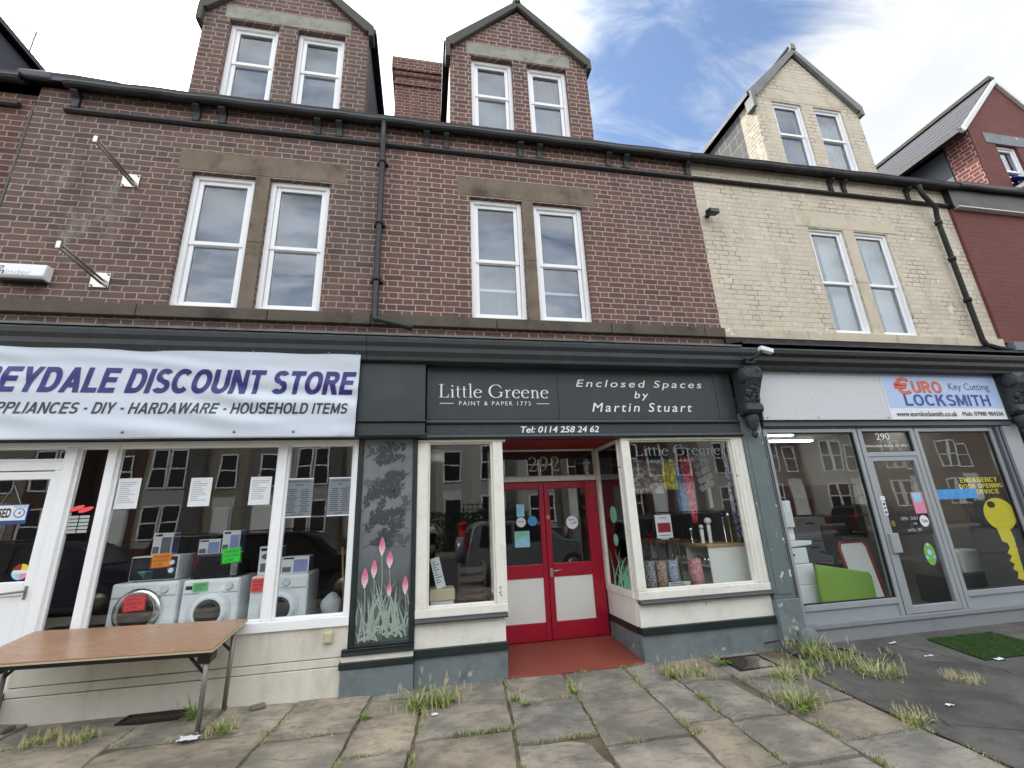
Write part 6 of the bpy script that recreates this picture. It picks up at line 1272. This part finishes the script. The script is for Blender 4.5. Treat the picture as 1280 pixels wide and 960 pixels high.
for a in (('leafy green weed beside the grate at the foot of the right paint shop window', 3.02, -.30, 13, .13, 1), ('leafy green weed between the square grate and the asphalt weeds', 3.72, -.62, 15, .17, 2), ('leafy weed in the flag joint before the left end of the red step', .86, -.74, 10, .09, 3), ('leafy weed in the joint left of the pale grassy weed', -.46, -.60, 11, .10, 4), ('leafy weed beside the bright clump on the right hand flags', 2.86, -1.52, 12, .12, 5), ('leafy weed at the right foot of the table', -1.50, -.60, 10, .10, 6), ('leafy weed in the joint right of the crimson door step', 2.33, -1.05, 9, .09, 7)): rosette(*a)
# moss, grass and litter crumbs along the joints: uncountable
m1, m2 = MB(), MB(); r_ = random.Random(21)
JL = [(-1.10, -.05, -1.2, -1.4), (-.45, -.15, -.58, -1.6), (.05, -.3, -.10, -1.8), (.80, -.1, .62, -1.9), (1.40, -.1, 1.22, -1.95), (2.05, -.1, 1.85, -2.1), (2.43, -.1, 2.21, -2.1), (2.97, -.6, 2.74, -2.35), (3.58, -.7, 3.38, -2.6), (.05, -1.11, .80, -1.11), (.80, -.67, 1.40, -.67), (.80, -1.38, 1.40, -1.38), (1.40, -1.57, 2.0, -1.57), (2.05, -1.40, 2.43, -1.40), (2.43, -1.46, 2.97, -1.46), (2.8, -1.95, 3.4, -1.95), (-1.1, -.80, -.45, -.80), (-.5, -1.24, .0, -1.24), (-2.3, -.62, -1.1, -.62), (-3.2, -.5, -2.3, -.62), (.85, -.05, 2.3, -.06), (-.7, -.10, .8, -.05), (2.3, -.05, 3.9, -.05)]
for (xa, ya, xb, yb) in JL:
    L = math.hypot(xb-xa, yb-ya)
    for i in range(int(L*620)):
        t = r_.random(); x = xa+(xb-xa)*t+r_.gauss(0, .009)+(.105*0); y = ya+(yb-ya)*t+r_.gauss(0, .009); dn = mnoise.noise((x*3.1, y*3.1, 7))
        if dn < -.05+r_.random()*.3: continue
        a = r_.uniform(0, 6.28); h_ = r_.uniform(.008, .034)*(1+dn); wd = r_.uniform(.002, .004); z = gz(x, y)-.012; lx, ly = r_.uniform(-.02, .02), r_.uniform(-.02, .02)
        (m1 if r_.random() < .5 else m2).add([(x-wd*math.cos(a), y-wd*math.sin(a), z), (x+wd*math.cos(a), y+wd*math.sin(a), z), (x+lx, y+ly, z+h_)], [(0, 1, 2)])
ob('joint_grass', m1, M_weedg, None, kind='stuff', label='short green moss and grass growing in the flagstone joints', cat='grass'); ob('joint_straw', m2, M_weedd, None, kind='stuff', label='dry straw and crumbs caught in the flagstone joints', cat='straw')
gm = MB()
for i in range(7000):
    if r_.random() < .6: xa, ya, xb, yb = r_.choice(JL); t = r_.random(); x = xa+(xb-xa)*t+r_.gauss(0, .03); y = ya+(yb-ya)*t+r_.gauss(0, .03)
    else: x = r_.uniform(3.2, 7.5); y = r_.uniform(-2.4, -.05)
    if y > -.03: continue
    s_ = r_.uniform(.002, .006); a = r_.uniform(0, 6.28); z = gz(x, y)+.001; gm.add([(x+s_*math.cos(a), y+s_*math.sin(a), z), (x+s_*math.cos(a+2.1), y+s_*math.sin(a+2.1), z), (x+s_*math.cos(a+4.2), y+s_*math.sin(a+4.2), z), (x, y, z+s_)], [(0, 1, 3), (1, 2, 3), (2, 0, 3)])
ob('grit', gm, M_conc, None, kind='stuff', label='loose grit and crumbs over the flags and the asphalt', cat='grit')
def scrap(lb, x, y, sx, sy, seed, mat=None):
    n = 6; m = MB(); r = random.Random(seed)
    for j in range(n+1):
        for i in range(n+1): m.v.append((x+sx*(i/n-.5)+.2*sx*mnoise.noise((i*.7, j*.7, seed)), y+sy*(j/n-.5), gz(x, y)+.012+.016*abs(mnoise.noise((i*.8, j*.8, seed+.5)))))
    for j in range(n):
        for i in range(n): a = j*(n+1)+i; m.f.append((a, a+1, a+n+2, a+n+1)); m.sm.append(True)
    ob('litter', m, mat or M_paper, None, label=lb, cat='litter', group='scraps of litter on the ground')
scrap('crumpled white paper scrap at the front foot of the table', -1.73, -.66, .14, .09, 1); scrap('white paper scrap at the near edge of the turf mat', 5.50, -1.06, .10, .06, 2); scrap('small white scrap on the asphalt near the locksmith base', 5.15, -.30, .09, .03, 3); scrap('thin white scrap on the asphalt left of the mat', 5.02, -.78, .10, .02, 4); scrap('small pale scrap on the flags beside the pale weed', .10, -.72, .05, .035, 5); scrap('small white scrap on the asphalt below the moss patch', 3.95, -1.75, .05, .03, 6)
ob('stone_chunk', MB().box(-.06, .06, -.04, .04, 0, .03).map(lambda v: Matrix.Rotation(.5, 3, 'Z') @ v+Vector((-1.42, -.13, gz(-1.42, -.13)))), M_conc, None, bevel=.01, label='broken stone chip by the end of the table foot rail', cat='stone')
ob('stone_chunk', MB().box(-.08, .08, -.05, .05, 0, .035).map(lambda v: Matrix.Rotation(-.3, 3, 'Z') @ v+Vector((-3.30, -.16, gz(-3.3, -.16)))), M_conc, None, bevel=.012, label='broken stone chip at the foot of the riser at the far left', cat='stone')

# =================================================================== ACROSS THE STREET (seen in the glass)
def opp(x0, x1, k, lb):
    t = thing('facing_house', ((x0+x1)/2, -26, 0), lb, 'house', 'houses across the street'); yf = -25.; mt = M_opp[k]; m = MB()
    ob('wall', m.box(x0+.01, x1-.01, -33, yf, -.2, 9.4), mt, t)
    ob('roof', MB().px([(yf+.35, 9.2), (yf+.35, 9.35), (-29.2, 12.6), (-33.3, 9.35), (-33.3, 9.2)], x0, x1), M_slate, t)
    cx_ = (x0+x1)/2; s = -1 if k % 2 else 1; bx = cx_-s*1.1; dx = cx_+s*1.7
    ob('bay', MB().pz([(bx-1.5, yf-.01), (bx+1.5, yf-.01), (bx+.95, yf+.9), (bx-.95, yf+.9)], .0, 8.2), M_opp[1] if k != 2 else mt, t)
    fw = MB(); gw = MB()
    for z0, z1 in ((1.3, 3.2), (4.1, 6.3)):
        for a, b in ((bx-.92, bx-.04), (bx+.04, bx+.92)): rings(a, b, z0, z1, .08, yf+.9, yf+.96, fw); fw.box(a, b, yf+.905, yf+.955, (z0+z1)/2-.04, (z0+z1)/2+.04); gw.box(a+.06, b-.06, yf+.903, yf+.912, z0+.06, z1-.06)
    rings(dx-.55, dx+.55, 4.1, 6.1, .09, yf-.01, yf+.06, fw); gw.box(dx-.5, dx+.5, yf, yf+.012, 4.15, 6.05); fw.box(dx-.5, dx+.5, yf, yf+.05, 5.1, 5.18)
    w_ = ob('window', fw, M_upvc, t); ob('pane', gw, M_dglass, w_)
    ob('door', MB().box(dx-.48, dx+.48, yf, yf+.08, 1.0, 3.0), M_upvc if k != 1 else M_green, t, bevel=.02); ob('doorway', MB().box(dx-.6, dx+.6, yf-.01, yf+.03, 1.0, 3.6), M_bargew, t); ob('steps', MB().box(dx-.7, dx+.7, yf, yf+1.2, -.1, .99), M_conc, t)
    ob('chimney', MB().box(x0-.2, x0+.9, -29.6, -28.8, 11.5, 14.2), M_brickE, t)
LBL = ['cream rendered facing house', 'white rendered facing house', 'dark brick facing house', 'grey rendered facing house']
xx = -33.; i = 0; ks = [2, 0, 2, 0, 3, 0, 1, 0, 2, 3, 2, 0, 2, 2, 2, 0, 3]
for k in ks: opp(xx, xx+5.6, k, '%s across the street, %s from its western end' % (LBL[k], ('first', 'second', 'third', 'fourth', 'fifth', 'sixth', 'seventh', 'eighth', 'ninth', 'tenth', 'eleventh', 'twelfth', 'thirteenth', 'fourteenth', 'fifteenth', 'sixteenth', 'seventeenth')[i])); xx += 5.6; i += 1
struct('far_bank', MB().box(-60, 60, -36, -21.7, -.25, .0), M_soil)
ob('garden_wall', MB().box(-33, -1.5, -21.75, -21.5, -.1, .95).box(6.5, 62, -21.75, -21.5, -.1, .95), M_opp[2], None, label='low brick garden wall across the street', cat='wall')
hg = MB(); r_ = random.Random(33)
for i in range(5200):
    x = r_.uniform(-1.4, 6.4); y = -22.2+r_.uniform(-.5, .5); z = r_.uniform(.0, 2.1+.3*mnoise.noise((x, 0, 0))); a, b = r_.uniform(0, 6.28), r_.uniform(-1, 1); s_ = .07
    u = Vector((math.cos(a), math.sin(a), b*.5))*s_; v = Vector((-math.sin(a)*.6, math.cos(a)*.6, .8))*s_; p = Vector((x, y, z)); hg.add([p-u, p+v, p+u, p-v], [(0, 1, 2, 3)])
ob('hedge', hg, M_hedge, None, label='dark green hedge behind the trellis across the street', cat='hedge')
tr_ = MB()
for i in range(15): tr_.box(1.2+.3*i, 1.25+.3*i, -21.68, -21.65, .0, 2.6)
for j in range(9): tr_.box(1.2, 5.45, -21.648, -21.63, .1+.3*j, .15+.3*j)
ob('trellis', tr_, M_green, None, label='dark green square trellis in front of the hedge across the street', cat='trellis')
pb = thing('pillar_box', (1.9, -19, -.04), 'red pillar post box on the far pavement', 'post box')
ob('body', MB().lathe([(.27, 0), (.27, .12), (.23, .14), (.23, 1.38)], (1.9, -19.0, -.04), 'z', 24), M_pbox, pb); ob('cap', MB().lathe([(.26, 1.38), (.28, 1.42), (.27, 1.48), (.18, 1.56), (.05, 1.6)], (1.9, -19.0, -.04), 'z', 24), M_pbox, pb); ob('slot', MB().box(1.78, 2.02, -18.785, -18.765, 1.2, 1.24), M_black, pb)
def car(nm, lb, cx, cy, paintm, flip, spare):
    t = thing(nm, (cx, cy, -.16), lb, 'car'); s = -1 if flip else 1
    mp = lambda v: Vector((cx+s*v.x, cy+v.y, v.z-.16))
    prof = [(-2.0, .35), (-2.05, .75), (-2.0, 1.0), (-1.85, 1.55), (-1.6, 1.66), (.2, 1.64), (.55, 1.5), (1.05, 1.08), (1.85, .95), (2.05, .75), (2.05, .40), (1.7, .28), (-1.7, .28)]
    m = MB(); n = len(prof); rows = []
    for yy, f in ((-.84, 0), (-.80, 1), (.80, 1), (.84, 0)):
        rows.append([(x*(.985 if f == 0 else 1), yy*(1-.17*max(0, (z-.95)/.7)), z) for x, z in prof])
    for r0 in rows: m.v += r0
    for k in range(3):
        for i in range(n): m.f.append((k*n+i, k*n+(i+1) % n, (k+1)*n+(i+1) % n, (k+1)*n+i)); m.sm.append(False)
    m.f += [tuple(range(n)), tuple(range(3*n, 4*n))]; m.sm += [False]*2
    ob('body', m.map(mp), paintm, t, bevel=.04, seg=3)
    yo = lambda z: .845*(1-.17*max(0, (z-.95)/.7))+.006
    for sg_ in (-1, 1):
        for pts in ([(-1.72, 1.05), (-.55, 1.05), (-.55, 1.55), (-1.62, 1.55)], [(-.45, 1.05), (.75, 1.05), (.35, 1.48), (.1, 1.55), (-.45, 1.55)]):
            q = [(x, sg_*yo(z), z) for x, z in pts]; q2 = [(x, sg_*(yo(z)-.02), z) for x, z in pts]; k = len(q); ob('side_window', MB().add(q+q2, [tuple(range(k)), tuple(range(2*k-1, k-1, -1))]+[(i, (i+1) % k, k+(i+1) % k, k+i) for i in range(k)]).map(mp), M_dglass, t)
        ob('tail_lamp', MB().box(-2.05, -1.9, sg_*.70-.06, sg_*.70+.10 if sg_ > 0 else sg_*.70+.06, .85, 1.15).map(mp), M_lightred, t); ob('headlight', MB().box(1.85, 2.06, sg_*.55-.14, sg_*.55+.14, .72, .90).map(mp), M_cyan, t, bevel=.02)
        for wx in (-1.25, 1.3):
            w_ = ob('wheel', MB().lathe([(.2, -.1), (.33, -.1), (.345, -.06), (.345, .06), (.33, .1), (.2, .1)], (wx, sg_*.76, .345), 'y', 24).map(mp), M_tyre, t); ob('rim', MB().lathe([(.05, -.104), (.2, -.103), (.2, .103), (.05, .104)], (wx, sg_*.76, .345), 'y', 16).map(mp), M_galv, w_)
    for xs_, z0, z1, b in ((-2.0, 1.08, 1.5, 0), (.85, 1.1, 1.46, 1)):
        q = [(-2.005, 1.05), (-1.87, 1.52)] if not b else [(1.06, 1.09), (.56, 1.51)]
        m = MB(); 
        for x, z in q:
            o3 = .012 if b else -.012; m.v += [(x+o3, -.62, z+.01), (x+o3, .62, z+.01)]
        m.f.append((0, 1, 3, 2)); m.sm.append(False); ob('rear_window' if not b else 'windscreen', m.map(mp), M_dglass, t)
    if spare: ob('spare_wheel', MB().lathe([(.1, -.3), (.32, -.3), (.35, -.26), (.35, -.1), (.2, -.06)], (-1.95, -.1, .95), 'x', 24).map(mp), M_silver, t)
    ob('roof_rail', MB().tube([(-1.5, -.6, 1.70), (.1, -.6, 1.69)], .02, 6).tube([(-1.5, .6, 1.70), (.1, .6, 1.69)], .02, 6).map(mp), M_black, t)
car('parked_car', 'silver off-road car with a spare wheel on its back, parked behind the photographer', 3.1, -7.85, M_silver, False, True)
car('parked_car', 'black parked car along the kerb behind the store', -3.2, -7.9, M_blackcar, False, False)
car('parked_car', 'added dark grey parked car opposite the locksmith shop', 8.2, -7.9, M_casing, False, False)  # extra car added to darken the street mirrored in the shop glass
car('parked_car', 'added dark blue parked car furthest along the kerb on the store side', -8.3, -7.95, M_navycl, False, False)  # likewise added to darken the mirrored street
pc = [o for o in bpy.data.objects if o.name.startswith('parked_car') and o.parent is None]
for k, (x, y, lb) in enumerate(((9.5, -17.2, 'added silver parked car by the far kerb, opposite the locksmith'), (16.5, -17.1, 'added black parked car by the far kerb, right of the silver one'), (25., -17.2, 'added dark grey parked car by the far kerb, further along the street'), (-9., -17.2, 'added black parked car by the far kerb, opposite the store'), (-16., -17.1, 'added dark grey parked car by the far kerb, furthest to the left'), (35., -17.2, 'added dark blue parked car by the far kerb, furthest to the right'))): dup(pc[(0, 1, 2, 1, 2, 3)[k]], (x, y, -.16), 0, lb)  # far kerb cars added to cover the bright road mirrored in the glass
# the photographer, standing just behind the phone
pt = thing('person', (.03, -5.42, 0), 'person in a navy and white jacket and dark trousers holding up a phone', 'person')
def skin(nm, verts, edges, rads, mat, sub=2, root=0):
    me = bpy.data.meshes.new(nm); b = Vector((.03, -5.42, 0)); me.from_pydata([Vector(v) for v in verts], edges, []); o = bpy.data.objects.new(nm, me); COL.objects.link(o); BASE[o.name] = b; o.parent = pt
    md = o.modifiers.new('skin', 'SKIN'); md.use_smooth_shade = True; o.modifiers.new('sub', 'SUBSURF').levels = sub; o.modifiers['sub'].render_levels = sub
    for i, r in enumerate(rads): me.skin_vertices[0].data[i].radius = r if isinstance(r, tuple) else (r, r)
    me.skin_vertices[0].data[root].use_root = True; me.materials.append(mat); return o
V = [(0, 0, .92), (0, 0, 1.10), (0, .01, 1.30), (0, .02, 1.42), (0, .03, 1.50), (0, .05, 1.58), (0, .06, 1.68),
     (.17, .02, 1.40), (.30, .10, 1.30), (.20, .24, 1.47), (.12, .29, 1.50), (-.17, .02, 1.40), (-.30, .10, 1.30), (-.20, .24, 1.47), (-.12, .29, 1.50),
     (.10, 0, .86), (.11, .01, .48), (.11, 0, .10), (.12, .12, .04), (-.10, 0, .86), (-.11, .01, .48), (-.11, 0, .10), (-.12, .12, .04)]
Ed = [(0, 1), (1, 2), (2, 3), (3, 4), (4, 5), (5, 6), (3, 7), (7, 8), (8, 9), (9, 10), (3, 11), (11, 12), (12, 13), (13, 14), (0, 15), (15, 16), (16, 17), (17, 18), (0, 19), (19, 20), (20, 21), (21, 22)]
Rd = [(.15, .11), (.14, .10), (.17, .11), (.14, .09), .055, (.075, .09), (.075, .095), .065, .045, .034, .03, .065, .045, .034, .03, .085, .058, .042, .04, .085, .058, .042, .04]
skin('body', V, Ed, Rd, M_skin)
skin('jacket', [(0, 0, .80), (0, 0, 1.10), (0, .01, 1.30), (0, .02, 1.43), (.17, .02, 1.40), (.30, .10, 1.30), (.21, .22, 1.45), (-.17, .02, 1.40), (-.30, .10, 1.30), (-.21, .22, 1.45)], [(0, 1), (1, 2), (2, 3), (3, 4), (4, 5), (5, 6), (3, 7), (7, 8), (8, 9)], [(.21, .16), (.20, .15), (.22, .15), (.16, .11), .088, .066, .05, .088, .066, .05], M_whcl)
skin('vest', [(0, 0, 1.02), (0, .003, 1.14), (0, .01, 1.28), (0, .018, 1.40)], [(0, 1), (1, 2), (2, 3)], [(.21, .162), (.222, .168), (.232, .172), (.20, .15)], M_navycl)
skin('trousers', [(0, 0, .92), (.10, 0, .86), (.11, .01, .48), (.11, 0, .09), (-.10, 0, .86), (-.11, .01, .48), (-.11, 0, .09)], [(0, 1), (1, 2), (2, 3), (0, 4), (4, 5), (5, 6)], [(.15, .12), .115, .085, .07, .115, .085, .07], M_trs)
def rel(nm, mb, mat, **k):
    o = ob(nm, mb.map(lambda v: v+Vector((.03, -5.42, 0))), mat, pt, **k); return o
rel('hair', MB().ball((0, .035, 1.72), .092, .112, .075, 18, 10), M_hair)
for s in (-1, 1):
    for f_ in range(4): rel('finger', MB().tube([(s*.12, .285, 1.49+.017*f_), (s*.085, .325, 1.492+.017*f_), (s*.062, .305, 1.494+.017*f_)], [.009, .0085, .007], 8), M_skin)
    rel('thumb', MB().tube([(s*.12, .27, 1.48), (s*.09, .262, 1.462), (s*.062, .285, 1.465)], [.011, .010, .008], 8), M_skin)
    rel('eye', MB().ball((s*.03, .148, 1.665), .012, .008, .009), M_black); rel('ear', MB().ball((s*.082, .055, 1.655), .014, .022, .034), M_skin)
rel('nose', MB().ball((0, .158, 1.64), .014, .018, .022), M_skin); rel('mouth', MB().ball((0, .146, 1.602), .026, .008, .006), M_pink)
ob('phone', MB().box(-.045, .105, -5.118, -5.110, 1.46, 1.54), M_black, None, bevel=.004, label='black phone held sideways in front of the face of the photographer', cat='phone')
